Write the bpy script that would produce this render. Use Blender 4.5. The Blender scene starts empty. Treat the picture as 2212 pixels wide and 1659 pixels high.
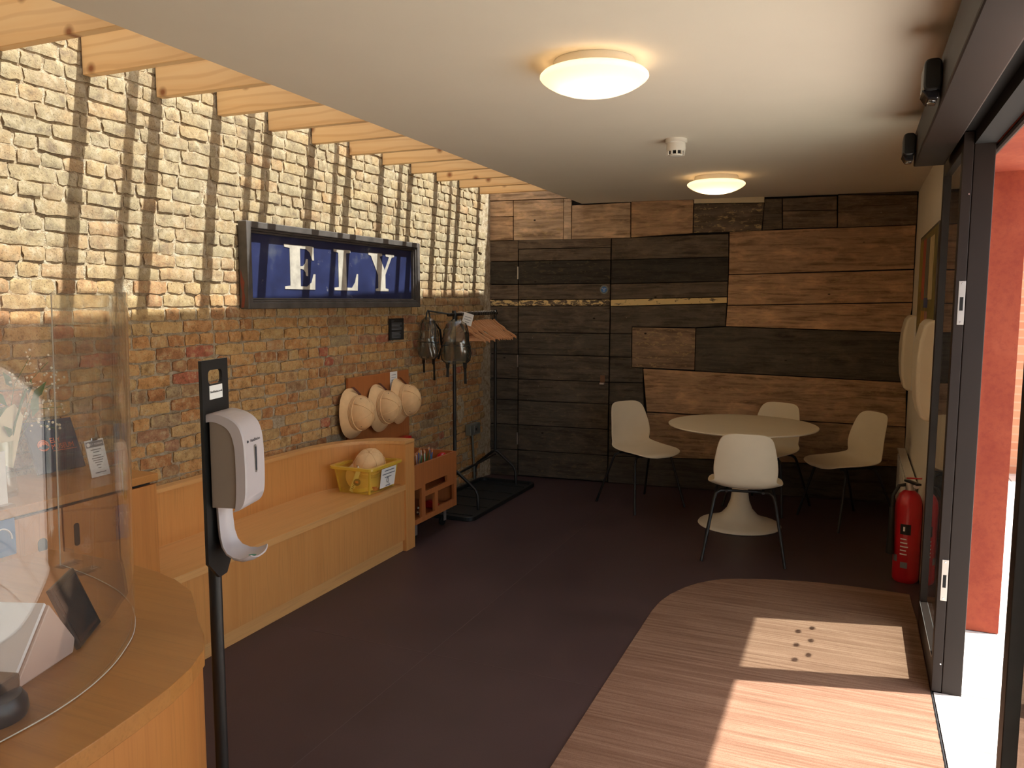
import bpy, math, random
from mathutils import Vector, Matrix
random.seed(7)
S = bpy.context.scene
COL = S.collection
PI = math.pi

# ------------------------------------------------------------------ camera, sky, sun, exposure
def setup_camera():
    f, yaw, pitch, roll = 1720.13, 0.406222, 0.103906, 0.0025177
    cy, sy = math.cos(yaw), math.sin(yaw)
    fwd = Vector((-sy*math.cos(pitch), cy*math.cos(pitch), -math.sin(pitch)))
    right = Vector((cy, sy, 0)); up = right.cross(fwd)
    r2 = right*math.cos(roll)+up*math.sin(roll); u2 = -right*math.sin(roll)+up*math.cos(roll)
    cam = bpy.data.cameras.new('camera'); o = bpy.data.objects.new('camera', cam); COL.objects.link(o)
    m = Matrix((r2, u2, -fwd)).transposed().to_4x4(); m.translation = (0, 0, 1.6)
    o.matrix_world = m
    cam.sensor_fit = 'HORIZONTAL'; cam.sensor_width = 36.0; cam.lens = 36.0*f/2212
    cam.clip_start = .05; cam.clip_end = 200
    S.camera = o
setup_camera()

SUN_TRAVEL = Vector((-1, -.25, -1.8)).normalized()
SUN_STRENGTH = 12.3
SKY_STRENGTH = 0.45
EXPOSURE = 0.22
LAMP_POWER = 3.0

w = bpy.data.worlds.new('sky'); S.world = w; w.use_nodes = True
nt = w.node_tree; nt.nodes.clear()
sky = nt.nodes.new('ShaderNodeTexSky'); sky.sky_type = 'NISHITA'; sky.sun_disc = False
sky.sun_elevation = math.radians(60); sky.sun_rotation = math.radians(76); sky.air_density = 1.0; sky.dust_density = 2.0
bg = nt.nodes.new('ShaderNodeBackground'); bg.inputs[1].default_value = SKY_STRENGTH
wo = nt.nodes.new('ShaderNodeOutputWorld')
hs = nt.nodes.new('ShaderNodeHueSaturation'); hs.inputs['Saturation'].default_value = .55
nt.links.new(sky.outputs[0], hs.inputs['Color']); nt.links.new(hs.outputs[0], bg.inputs[0]); nt.links.new(bg.outputs[0], wo.inputs[0])

sl = bpy.data.lights.new('sun', 'SUN'); sl.energy = SUN_STRENGTH; sl.angle = math.radians(.6); sl.color = (1, .965, .92)
so = bpy.data.objects.new('sun', sl); COL.objects.link(so)
so.rotation_euler = SUN_TRAVEL.to_track_quat('-Z', 'Y').to_euler(); so.location = (4, 1, 8)

vs = S.view_settings
vs.view_transform = 'Standard'; vs.look = 'None'; vs.exposure = EXPOSURE; vs.gamma = 1; vs.use_curve_mapping = False
S.cycles.use_denoising = True
S.cycles.max_bounces = 12; S.cycles.diffuse_bounces = 6; S.cycles.glossy_bounces = 4
S.cycles.transparent_max_bounces = 24; S.cycles.transmission_bounces = 8
S.cycles.sample_clamp_indirect = 8.0
S.cycles.caustics_reflective = False; S.cycles.caustics_refractive = False

# ------------------------------------------------------------------ helpers: materials
def lin(r, g, b):
    def c(x):
        x /= 255
        return x/12.92 if x <= .04045 else ((x+.055)/1.055)**2.4
    return (c(r), c(g), c(b), 1)

class NT:
    def __init__(s, name):
        s.m = bpy.data.materials.new(name); s.m.use_nodes = True
        s.t = s.m.node_tree; s.t.nodes.clear()
        s.out = s.n('ShaderNodeOutputMaterial')
    def n(s, typ, **kw):
        x = s.t.nodes.new(typ)
        for k, v in kw.items(): setattr(x, k, v)
        return x
    def l(s, a, b): s.t.links.new(a, b)
    def coords(s, scale=(1, 1, 1), kind='Object', rot=(0, 0, 0)):
        tc = s.n('ShaderNodeTexCoord'); mp = s.n('ShaderNodeMapping')
        mp.inputs['Scale'].default_value = scale; mp.inputs['Rotation'].default_value = rot
        s.l(tc.outputs[kind], mp.inputs[0]); return mp.outputs[0]
    def noise(s, vec, scale, detail=4, rough=.55, dist=0):
        x = s.n('ShaderNodeTexNoise'); x.inputs['Scale'].default_value = scale; x.inputs['Detail'].default_value = detail
        x.inputs['Roughness'].default_value = rough; x.inputs['Distortion'].default_value = dist
        if vec is not None: s.l(vec, x.inputs['Vector'])
        return x.outputs['Fac']
    def ramp(s, fac, stops, interp='LINEAR'):
        r = s.n('ShaderNodeValToRGB'); r.color_ramp.interpolation = interp
        e = r.color_ramp.elements
        while len(e) < len(stops): e.new(.5)
        for q, (p, c) in zip(e, stops):
            q.position = p; q.color = c if len(c) == 4 else (*c, 1)
        s.l(fac, r.inputs[0]); return r.outputs[0]
    def mix(s, a, b, fac, blend='MIX'):
        x = s.n('ShaderNodeMix', data_type='RGBA', blend_type=blend)
        for sock, v in ((x.inputs[0], fac), (x.inputs[6], a), (x.inputs[7], b)):
            if hasattr(v, 'is_output'): s.l(v, sock)
            else: sock.default_value = v
        return x.outputs[2]
    def math(s, op, a, b=0.0, clamp=False):
        x = s.n('ShaderNodeMath', operation=op, use_clamp=clamp)
        for i, v in enumerate((a, b)):
            if hasattr(v, 'is_output'): s.l(v, x.inputs[i])
            else: x.inputs[i].default_value = v
        return x.outputs[0]
    def bump(s, h, strength=.3, dist=.01):
        b = s.n('ShaderNodeBump'); b.inputs['Strength'].default_value = strength; b.inputs['Distance'].default_value = dist
        s.l(h, b.inputs['Height']); return b.outputs[0]
    def bsdf(s, col, rough=.6, metal=0, spec=.5, normal=None, coat=0):
        p = s.n('ShaderNodeBsdfPrincipled')
        if hasattr(col, 'is_output'): s.l(col, p.inputs['Base Color'])
        else: p.inputs['Base Color'].default_value = col
        if hasattr(rough, 'is_output'): s.l(rough, p.inputs['Roughness'])
        else: p.inputs['Roughness'].default_value = rough
        p.inputs['Metallic'].default_value = metal; p.inputs['Specular IOR Level'].default_value = spec
        p.inputs['Coat Weight'].default_value = coat
        if normal is not None: s.l(normal, p.inputs['Normal'])
        return p.outputs[0]
    def done(s, sh): s.l(sh, s.out.inputs[0]); return s.m
    def attr(s, name, kind='GEOMETRY'):
        a = s.n('ShaderNodeAttribute', attribute_type=kind, attribute_name=name); return a.outputs['Fac']

def plain(name, col, rough=.5, metal=0, spec=.5, var=.06, vscale=8, bump=0, coat=0):
    t = NT(name); v = t.coords()
    n = t.noise(v, vscale, 5)
    c2 = tuple(max(0, x*(1-var*2)) for x in col[:3])+(1,); c1 = tuple(min(1, x*(1+var)) for x in col[:3])+(1,)
    c = t.ramp(n, [(.3, c2), (.7, c1)])
    nm = t.bump(t.noise(v, vscale*25, 3), bump, .002) if bump else None
    return t.done(t.bsdf(c, rough, metal, spec, nm, coat))

def veneer(name, a, b, axis='z', rough=.35, fine=60):
    # beech veneer: straight grain along one axis
    t = NT(name)
    sc = {'x': (.6, 14, 14), 'y': (14, .6, 14), 'z': (14, 14, .6)}[axis]
    v = t.coords(sc); n1 = t.noise(v, 1.0, 5, .6, .4)
    sc2 = {'x': (4, fine*2, fine*2), 'y': (fine*2, 4, fine*2), 'z': (fine*2, fine*2, 4)}[axis]
    n2 = t.noise(t.coords(sc2), 1.0, 2)
    c = t.ramp(n1, [(.25, b), (.5, a), (.78, b)])
    dark = tuple(x*.72 for x in a[:3])+(1,)
    c = t.mix(c, dark, t.math('MULTIPLY', t.ramp(n2, [(.52, (0, 0, 0, 1)), (.7, (1, 1, 1, 1))]), .45))
    return t.done(t.bsdf(c, rough, 0, .4))

def pine():
    t = NT('pine'); v = t.coords((.8, 9, 9)); n1 = t.noise(v, 1.3, 3, .5, .8)
    wv = t.n('ShaderNodeTexWave', wave_type='BANDS', bands_direction='Z'); wv.inputs['Scale'].default_value = 6; wv.inputs['Distortion'].default_value = 7
    wv.inputs['Detail'].default_value = 2; wv.inputs['Detail Scale'].default_value = .6
    oi = t.n('ShaderNodeObjectInfo')
    ad = t.n('ShaderNodeVectorMath', operation='ADD'); mp = t.coords((.35, 1, 1.0)); t.l(mp, ad.inputs[0])
    cb = t.n('ShaderNodeCombineXYZ'); t.l(t.math('MULTIPLY', oi.outputs['Random'], 30.0), cb.inputs[0]); t.l(t.math('MULTIPLY', oi.outputs['Random'], 17.0), cb.inputs[2]); t.l(cb.outputs[0], ad.inputs[1])
    t.l(ad.outputs[0], wv.inputs[0])
    c = t.ramp(n1, [(.3, lin(244, 208, 156)), (.7, lin(238, 192, 134))])
    c = t.mix(c, lin(196, 132, 76), t.math('MULTIPLY', t.ramp(wv.outputs['Fac'], [(.72, (0, 0, 0, 1)), (.95, (1, 1, 1, 1))]), .22))
    vo = t.n('ShaderNodeTexVoronoi', feature='F1', voronoi_dimensions='2D'); vo.inputs['Scale'].default_value = 5.0
    sx = t.n('ShaderNodeSeparateXYZ'); tcx = t.n('ShaderNodeTexCoord'); t.l(tcx.outputs['Object'], sx.inputs[0]); cx = t.n('ShaderNodeCombineXYZ')
    t.l(t.math('ADD', t.math('MULTIPLY', sx.outputs[0], .75), t.math('MULTIPLY', oi.outputs['Random'], 40.0)), cx.inputs[0]); t.l(t.math('MULTIPLY', sx.outputs[2], .8), cx.inputs[1]); t.l(cx.outputs[0], vo.inputs['Vector'])
    k = t.ramp(vo.outputs['Distance'], [(.03, (.9, .9, .9, 1)), (.07, (.5, .5, .5, 1)), (.12, (0, 0, 0, 1))])
    c = t.mix(c, lin(142, 78, 42), k)
    return t.done(t.bsdf(c, .5, 0, .3))

def brickmat(kind):
    t = NT('brick_face' if kind == 'OBJECT' else 'brick_face_far')
    tint = t.attr('tint', kind); soot = t.attr('soot', kind)
    c = t.ramp(tint, [(0, lin(170, 140, 96)), (.25, lin(184, 146, 96)), (.5, lin(184, 136, 86)), (.72, lin(174, 122, 78)), (.86, lin(156, 106, 70)), (.93, lin(150, 128, 98)), (.975, lin(166, 100, 76)), (1, lin(160, 84, 68))])
    v = t.coords(kind='Generated') if False else t.coords()
    geo = t.n('ShaderNodeNewGeometry')
    n1 = t.noise(geo.outputs['Position'], 28, 6, .65); n2 = t.noise(geo.outputs['Position'], 140, 4, .7); n3 = t.noise(geo.outputs['Position'], 9, 3, .6)
    c = t.mix(c, lin(206, 184, 132), t.math('MULTIPLY', t.ramp(n1, [(.5, (0, 0, 0, 1)), (.7, (1, 1, 1, 1))]), .55))
    c = t.mix(c, lin(96, 68, 42), t.math('MULTIPLY', t.ramp(n1, [(.3, (1, 1, 1, 1)), (.48, (0, 0, 0, 1))]), .7))
    n4 = t.noise(geo.outputs['Position'], 17, 6, .7, .4)
    c = t.mix(c, lin(188, 166, 132), t.math('MULTIPLY', t.ramp(n4, [(.57, (0, 0, 0, 1)), (.64, (1, 1, 1, 1))]), .6))
    c = t.mix(c, lin(110, 76, 48), t.math('MULTIPLY', t.ramp(n4, [(.34, (1, 1, 1, 1)), (.42, (0, 0, 0, 1))]), .5))
    sm = t.math('MULTIPLY', soot, t.ramp(n3, [(.3, (.72, .72, .72, 1)), (.6, (1, 1, 1, 1))]))
    c = t.mix(c, t.ramp(n4, [(.35, lin(124, 110, 92)), (.5, lin(150, 136, 108)), (.66, lin(172, 158, 134))]), sm)
    c = t.mix(c, lin(74, 58, 40), t.math('MULTIPLY', t.ramp(n2, [(.34, (1, 1, 1, 1)), (.44, (0, 0, 0, 1))]), .7))
    h = t.math('ADD', t.math('MULTIPLY', n1, 1.0), t.math('MULTIPLY', n2, .35))
    return t.done(t.bsdf(c, .9, 0, .15, t.bump(h, .5, .008)))

def mortarmat():
    t = NT('lime_mortar'); geo = t.n('ShaderNodeNewGeometry')
    n = t.noise(geo.outputs['Position'], 30, 7, .7); n2 = t.noise(geo.outputs['Position'], 120, 4, .7)
    c = t.ramp(n, [(.3, lin(140, 114, 86)), (.5, lin(194, 174, 144)), (.72, lin(218, 206, 184))])
    return t.done(t.bsdf(c, .95, 0, .1, t.bump(t.math('ADD', n, t.math('MULTIPLY', n2, .5)), .9, .02)))

def plankmat():
    # reclaimed boards: per board 'tone' (0 near black .. 1 light brown), grain along the board, paint scraps and nail holes
    t = NT('reclaimed_board'); tone = t.attr('tone', 'OBJECT'); ofs = t.attr('ofs', 'OBJECT'); paint = t.attr('paint', 'OBJECT'); chip = t.attr('chip', 'OBJECT')
    tc = t.n('ShaderNodeTexCoord'); ad = t.n('ShaderNodeVectorMath', operation='ADD'); cb = t.n('ShaderNodeCombineXYZ')
    t.l(ofs, cb.inputs[0]); t.l(ofs, cb.inputs[2]); t.l(tc.outputs['Object'], ad.inputs[0]); t.l(cb.outputs[0], ad.inputs[1])
    def mp(sc):
        m = t.n('ShaderNodeMapping'); m.inputs['Scale'].default_value = sc; t.l(ad.outputs[0], m.inputs[0]); return m.outputs[0]
    g = t.noise(mp((2.2, 8, 26)), 1.2, 6, .65, .6)
    blot = t.noise(mp((3.2, 3, 7)), 1.5, 5, .62, .3)
    fine = t.noise(mp((10, 40, 120)), 1.0, 3, .6)
    scr = t.noise(mp((9, 9, 22)), 1.6, 6, .72, .5)
    base = t.ramp(tone, [(0, lin(44, 41, 37)), (.25, lin(88, 80, 70)), (.5, lin(134, 112, 92)), (.75, lin(186, 150, 116)), (1, lin(204, 180, 154))])
    dk = t.mix(base, (.25, .2, .16, 1), .85, 'MULTIPLY')
    lt = t.mix(base, (1.7, 1.6, 1.5, 1), 1.0, 'MULTIPLY')
    c = t.mix(dk, base, t.ramp(g, [(.32, (0, 0, 0, 1)), (.55, (1, 1, 1, 1))]))
    c = t.mix(c, lt, t.math('MULTIPLY', t.ramp(blot, [(.5, (0, 0, 0, 1)), (.72, (1, 1, 1, 1))]), .75))
    c = t.mix(c, dk, t.math('MULTIPLY', t.ramp(blot, [(.28, (1, 1, 1, 1)), (.42, (0, 0, 0, 1))]), .55))
    c = t.mix(c, dk, t.math('MULTIPLY', t.ramp(fine, [(.3, (1, 1, 1, 1)), (.45, (0, 0, 0, 1))]), .35))
    # scraps of old paint
    sm = t.math('MULTIPLY', t.ramp(scr, [(.55, (0, 0, 0, 1)), (.60, (1, 1, 1, 1))]), chip)
    c = t.mix(c, lin(186, 160, 112), sm)
    pv = t.math('ADD', scr, t.math('MULTIPLY', t.math('SUBTRACT', paint, .5), .32))
    pm = t.math('MULTIPLY', t.ramp(pv, [(.49, (0, 0, 0, 1)), (.52, (1, 1, 1, 1))]), t.math('GREATER_THAN', paint, .05))
    c = t.mix(c, lin(226, 198, 142), pm)
    vo = t.n('ShaderNodeTexVoronoi', feature='F1'); vo.inputs['Scale'].default_value = 3.3; t.l(mp((1, 1, 1.6)), vo.inputs['Vector'])
    kn = t.ramp(vo.outputs['Distance'], [(.025, (1, 1, 1, 1)), (.05, (0, 0, 0, 1))])
    c = t.mix(c, lin(26, 17, 12), kn)
    v2 = t.n('ShaderNodeTexVoronoi', feature='F1'); v2.inputs['Scale'].default_value = 14; t.l(mp((1, 1, 1)), v2.inputs['Vector'])
    sp = t.math('MULTIPLY', t.ramp(v2.outputs['Distance'], [(.035, (1, 1, 1, 1)), (.06, (0, 0, 0, 1))]), t.math('GREATER_THAN', t.noise(mp((1, 1, 1)), 5, 2), .55))
    c = t.mix(c, lin(168, 160, 146), t.math('MULTIPLY', sp, .8))
    h = t.math('ADD', g, t.math('MULTIPLY', fine, .3))
    return t.done(t.bsdf(c, .7, 0, .25, t.bump(h, .45, .01)))

def matmat():
    t = NT('coir_matting'); v = t.coords()
    mp = t.n('ShaderNodeMapping'); mp.inputs['Scale'].default_value = (1.2, 60, 1); t.l(v, mp.inputs[0])
    n1 = t.noise(mp.outputs[0], 1.0, 5, .75); n2 = t.noise(v, 320, 2, .6)
    mp3 = t.n('ShaderNodeMapping'); mp3.inputs['Scale'].default_value = (1.5, 9, 1); t.l(v, mp3.inputs[0]); n3 = t.noise(mp3.outputs[0], 1.0, 3)
    c = t.ramp(n1, [(.3, lin(104, 76, 58)), (.5, lin(136, 104, 84)), (.72, lin(158, 128, 106))])
    c = t.mix(c, lin(100, 70, 52), t.math('MULTIPLY', t.ramp(n3, [(.3, (1, 1, 1, 1)), (.55, (0, 0, 0, 1))]), .4))
    c = t.mix(c, lin(92, 64, 48), t.math('MULTIPLY', t.ramp(n2, [(.3, (1, 1, 1, 1)), (.5, (0, 0, 0, 1))]), .4))
    return t.done(t.bsdf(c, .95, 0, .1, t.bump(t.math('ADD', n1, t.math('MULTIPLY', n2, .5)), .6, .004)))

def floormat():
    t = NT('vinyl_floor'); v = t.coords(); n = t.noise(v, 2.2, 4); n2 = t.noise(v, 160, 2)
    c = t.ramp(n, [(.3, lin(64, 48, 48)), (.7, lin(75, 57, 57))])
    c = t.mix(c, lin(58, 42, 42), t.math('MULTIPLY', t.ramp(n2, [(.4, (1, 1, 1, 1)), (.6, (0, 0, 0, 1))]), .25))
    r = t.n('ShaderNodeMapRange'); t.l(n, r.inputs[0]); r.inputs[3].default_value = .38; r.inputs[4].default_value = .5
    return t.done(t.bsdf(c, r.outputs[0], 0, .35, t.bump(n2, .05, .001)))

def corten():
    t = NT('corten_steel'); v = t.coords(); n = t.noise(v, 3, 6, .65, .3); n2 = t.noise(v, 40, 4, .7)
    c = t.ramp(n, [(.3, lin(138, 54, 36)), (.55, lin(154, 70, 46)), (.75, lin(166, 84, 58))])
    c = t.mix(c, lin(122, 44, 36), t.math('MULTIPLY', t.ramp(n2, [(.35, (1, 1, 1, 1)), (.55, (0, 0, 0, 1))]), .35))
    return t.done(t.bsdf(c, .75, 0, .3))

def clear(name, tint=(1, 1, 1, 1), rough=0.0, f0=.04, haze=0.0, hazecol=(1, 1, 1, 1)):
    # clear sheet: see-through with a mirror-like Fresnel sheen (Schlick)
    t = NT(name); tr = t.n('ShaderNodeBsdfTransparent'); tr.inputs[0].default_value = tint
    gl = t.n('ShaderNodeBsdfGlossy'); gl.inputs['Roughness'].default_value = rough; gl.inputs[0].default_value = (1, 1, 1, 1)
    lw = t.n('ShaderNodeLayerWeight'); lw.inputs[0].default_value = .5
    f = t.math('ADD', t.math('MULTIPLY', t.math('POWER', lw.outputs['Facing'], 5.0), 1-f0), f0)
    base = tr.outputs[0]
    if haze:
        df = t.n('ShaderNodeBsdfDiffuse'); df.inputs[0].default_value = hazecol
        m0 = t.n('ShaderNodeMixShader'); m0.inputs[0].default_value = haze; t.l(tr.outputs[0], m0.inputs[1]); t.l(df.outputs[0], m0.inputs[2]); base = m0.outputs[0]
    m = t.n('ShaderNodeMixShader'); t.l(f, m.inputs[0]); t.l(base, m.inputs[1]); t.l(gl.outputs[0], m.inputs[2])
    return t.done(m.outputs[0])

def paving():
    t = NT('pale_paving'); v = t.coords()
    b = t.n('ShaderNodeTexBrick'); b.inputs['Scale'].default_value = 1.0; b.inputs['Brick Width'].default_value = .9; b.inputs['Row Height'].default_value = .45; b.inputs['Mortar Size'].default_value = .006
    b.inputs['Color1'].default_value = lin(214, 208, 198); b.inputs['Color2'].default_value = lin(204, 198, 188); b.inputs['Mortar'].default_value = lin(120, 112, 104)
    t.l(v, b.inputs[0]); n = t.noise(v, 14, 5)
    return t.done(t.bsdf(t.mix(b.outputs[0], lin(180, 174, 164), t.math('MULTIPLY', n, .3)), .8, 0, .2))

def outsidebrick():
    t = NT('outside_brick'); v = t.coords(rot=(PI/2, 0, 0))
    b = t.n('ShaderNodeTexBrick'); b.inputs['Scale'].default_value = 1.0; b.inputs['Brick Width'].default_value = .225; b.inputs['Row Height'].default_value = .075; b.inputs['Mortar Size'].default_value = .008
    b.inputs['Color1'].default_value = lin(196, 150, 118); b.inputs['Color2'].default_value = lin(178, 124, 96); b.inputs['Mortar'].default_value = lin(188, 152, 126)
    t.l(v, b.inputs[0]); return t.done(t.bsdf(b.outputs[0], .9, 0, .1))

def signblue():
    t = NT('worn_blue_enamel'); v = t.coords(); n = t.noise(v, 14, 6, .7, .3); n2 = t.noise(v, 5, 4, .6)
    c = t.ramp(n2, [(.3, lin(29, 33, 60)), (.6, lin(38, 44, 78)), (.75, lin(70, 74, 90))])
    c = t.mix(c, lin(160, 156, 150), t.math('MULTIPLY', t.ramp(n, [(.64, (0, 0, 0, 1)), (.72, (1, 1, 1, 1))]), .6))
    return t.done(t.bsdf(c, .4, 0, .4))

def diffuser():
    t = NT('opal_glass'); tl = t.n('ShaderNodeBsdfTranslucent'); tl.inputs[0].default_value = (.95, .87, .76, 1)
    df = t.n('ShaderNodeBsdfDiffuse'); df.inputs[0].default_value = (.88, .82, .74, 1)
    m = t.n('ShaderNodeMixShader'); m.inputs[0].default_value = .5; t.l(tl.outputs[0], m.inputs[1]); t.l(df.outputs[0], m.inputs[2])
    return t.done(m.outputs[0])

M = {}
M['brick'] = brickmat('OBJECT'); M['brickfar'] = brickmat('GEOMETRY'); M['mortar'] = mortarmat(); M['board'] = plankmat()
M['plaster'] = plain('white_plaster', lin(226, 218, 202), .9, spec=.1, var=.01, vscale=3)
M['cream'] = plain('cream_plaster', lin(222, 206, 172), .9, spec=.1, var=.03)
M['backing'] = plain('dark_backing', lin(28, 20, 15), .9, var=.1)
M['floor'] = floormat(); M['mat'] = matmat(); M['pine'] = pine(); M['corten'] = corten()
BA, BB = lin(206, 146, 84), lin(196, 134, 74)
M['beech_z'] = veneer('beech_upright', BA, BB, 'z'); M['beech_y'] = veneer('beech_long', lin(212, 160, 100), lin(202, 146, 88), 'y'); M['beech_x'] = veneer('beech_cross', BA, BB, 'x')
M['beech_red'] = veneer('warm_beech', lin(172, 106, 60), lin(156, 92, 52), 'z')
M['desk_top'] = veneer('desk_top_beech', lin(178, 122, 64), lin(166, 110, 56), 'x', .3)
M['desk'] = veneer('desk_beech', lin(190, 126, 66), lin(178, 114, 58), 'z', .35)
M['white'] = plain('white_plastic', lin(226, 214, 190), .42, var=.015)
M['whitegloss'] = plain('white_gloss', lin(228, 222, 210), .25, var=.01)
M['black'] = plain('black_metal', lin(24, 24, 24), .45, var=.08)
M['blackplastic'] = plain('black_plastic', lin(26, 27, 27), .3, var=.08)
M['bronze'] = plain('bronze_frame', lin(36, 25, 19), .5, metal=.0, spec=.3, var=.05)
M['dark'] = plain('dark_gap', lin(14, 13, 12), .8, var=.1)
M['steel'] = plain('brushed_steel', lin(190, 184, 178), .35, metal=.8, var=.05)
M['zinc'] = plain('galvanised', lin(120, 124, 118), .5, metal=.5, var=.06)
M['glass'] = clear('clear_glass', (.93, .96, .95, 1), 0, .045)
M['acrylic'] = clear('clear_acrylic', (.965, .965, .955, 1), 0, .045, .012, (.9, .9, .88, 1))
M['acrylic_edge_glow'] = plain('acrylic_edge_glow', lin(226, 220, 206), .2, var=.02)  # pale colour stands for light gathering in the sheet's edges
M['pvc'] = clear('smoky_pvc', (.70, .71, .68, 1), .08, .09, .05, (.25, .27, .25, 1))
M['yellowtub'] = clear('yellow_translucent_plastic', (1, .95, .6, 1), .15, .04, .14, lin(244, 222, 120))
M['yellowrim'] = clear('yellow_rim_plastic', (1, .9, .45, 1), .2, .05, .5, lin(236, 206, 84))
M['red'] = plain('red_enamel', lin(188, 22, 34), .3, var=.05, coat=.3)
M['redpaint'] = plain('red_paint_chip', lin(128, 62, 44), .7, var=.1)
M['signblue'] = signblue()
M['signframe'] = plain('weathered_black_paint', lin(80, 74, 70), .55, var=.25, vscale=10, bump=.1)
M['letter'] = plain('worn_white_paint', lin(172, 164, 152), .5, var=.16, vscale=14)
M['paper'] = plain('white_paper', lin(232, 230, 226), .8, var=.01)
M['ink'] = plain('grey_print', lin(120, 122, 128), .8, var=.02)
M['darkink'] = plain('dark_print', lin(42, 44, 52), .8, var=.02)
M['blackcard'] = plain('black_card', lin(26, 25, 24), .7, var=.03)
M['felt'] = plain('helmet_cloth', lin(224, 184, 134), .85, var=.04, vscale=20, bump=.08)
M['strap'] = plain('brown_leather', lin(88, 44, 28), .5, var=.06)
M['hanger'] = plain('hanger_wood', lin(206, 150, 106), .45, var=.07, vscale=18)
M['chrome'] = plain('chrome', lin(210, 210, 210), .2, metal=1, var=.02)
M['navy'] = plain('navy_board', lin(34, 48, 70), .35, var=.04)
M['orange'] = plain('orange_print', lin(214, 112, 78), .6, var=.05)
M['lilac'] = plain('pale_grey_plastic', lin(190, 181, 182), .35, var=.02)
M['taupe'] = plain('taupe_plastic', lin(142, 128, 116), .5, var=.03)
M['blue'] = plain('blue_disc', lin(46, 102, 168), .4, var=.03)
M['bluepanel'] = plain('blue_panel', lin(30, 104, 158), .5, var=.06)
M['green'] = plain('leaf_green', lin(74, 106, 40), .6, var=.15)
M['darkgreen'] = plain('dark_green_cover', lin(46, 54, 36), .5, var=.06)
M['petal'] = plain('cream_petal', lin(234, 222, 196), .7, var=.05)
M['lilacpetal'] = plain('lilac_petal', lin(196, 184, 206), .7, var=.06)
M['wrap'] = plain('cream_wrap_paper', lin(222, 206, 170), .7, var=.05)
M['wedge'] = plain('pale_till_plastic', lin(206, 184, 174), .4, var=.02)
M['wedgetop'] = plain('till_top_reflection', lin(226, 228, 232), .35, var=.02)
M['screenglass'] = plain('black_screen_glass', lin(20, 22, 28), .08, var=.02, coat=.5)
M['ring'] = plain('cream_plastic', lin(232, 204, 140), .5, var=.03)
M['paving'] = paving(); M['outbrick'] = outsidebrick()
M['opal'] = diffuser()
M['rubber'] = plain('black_rubber', lin(20, 22, 20), .6, var=.1)
M['door_cream'] = plain('weather_strip', lin(206, 190, 164), .6, var=.03)
PENCILS = [plain('pencil_%s' % n, c, .5, var=.05) for n, c in (('yellow', lin(226, 190, 50)), ('blue', lin(70, 120, 190)), ('white', lin(222, 218, 210)), ('green', lin(70, 130, 70)), ('grey', lin(120, 120, 124)), ('brown', lin(150, 96, 54)))]

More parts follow.
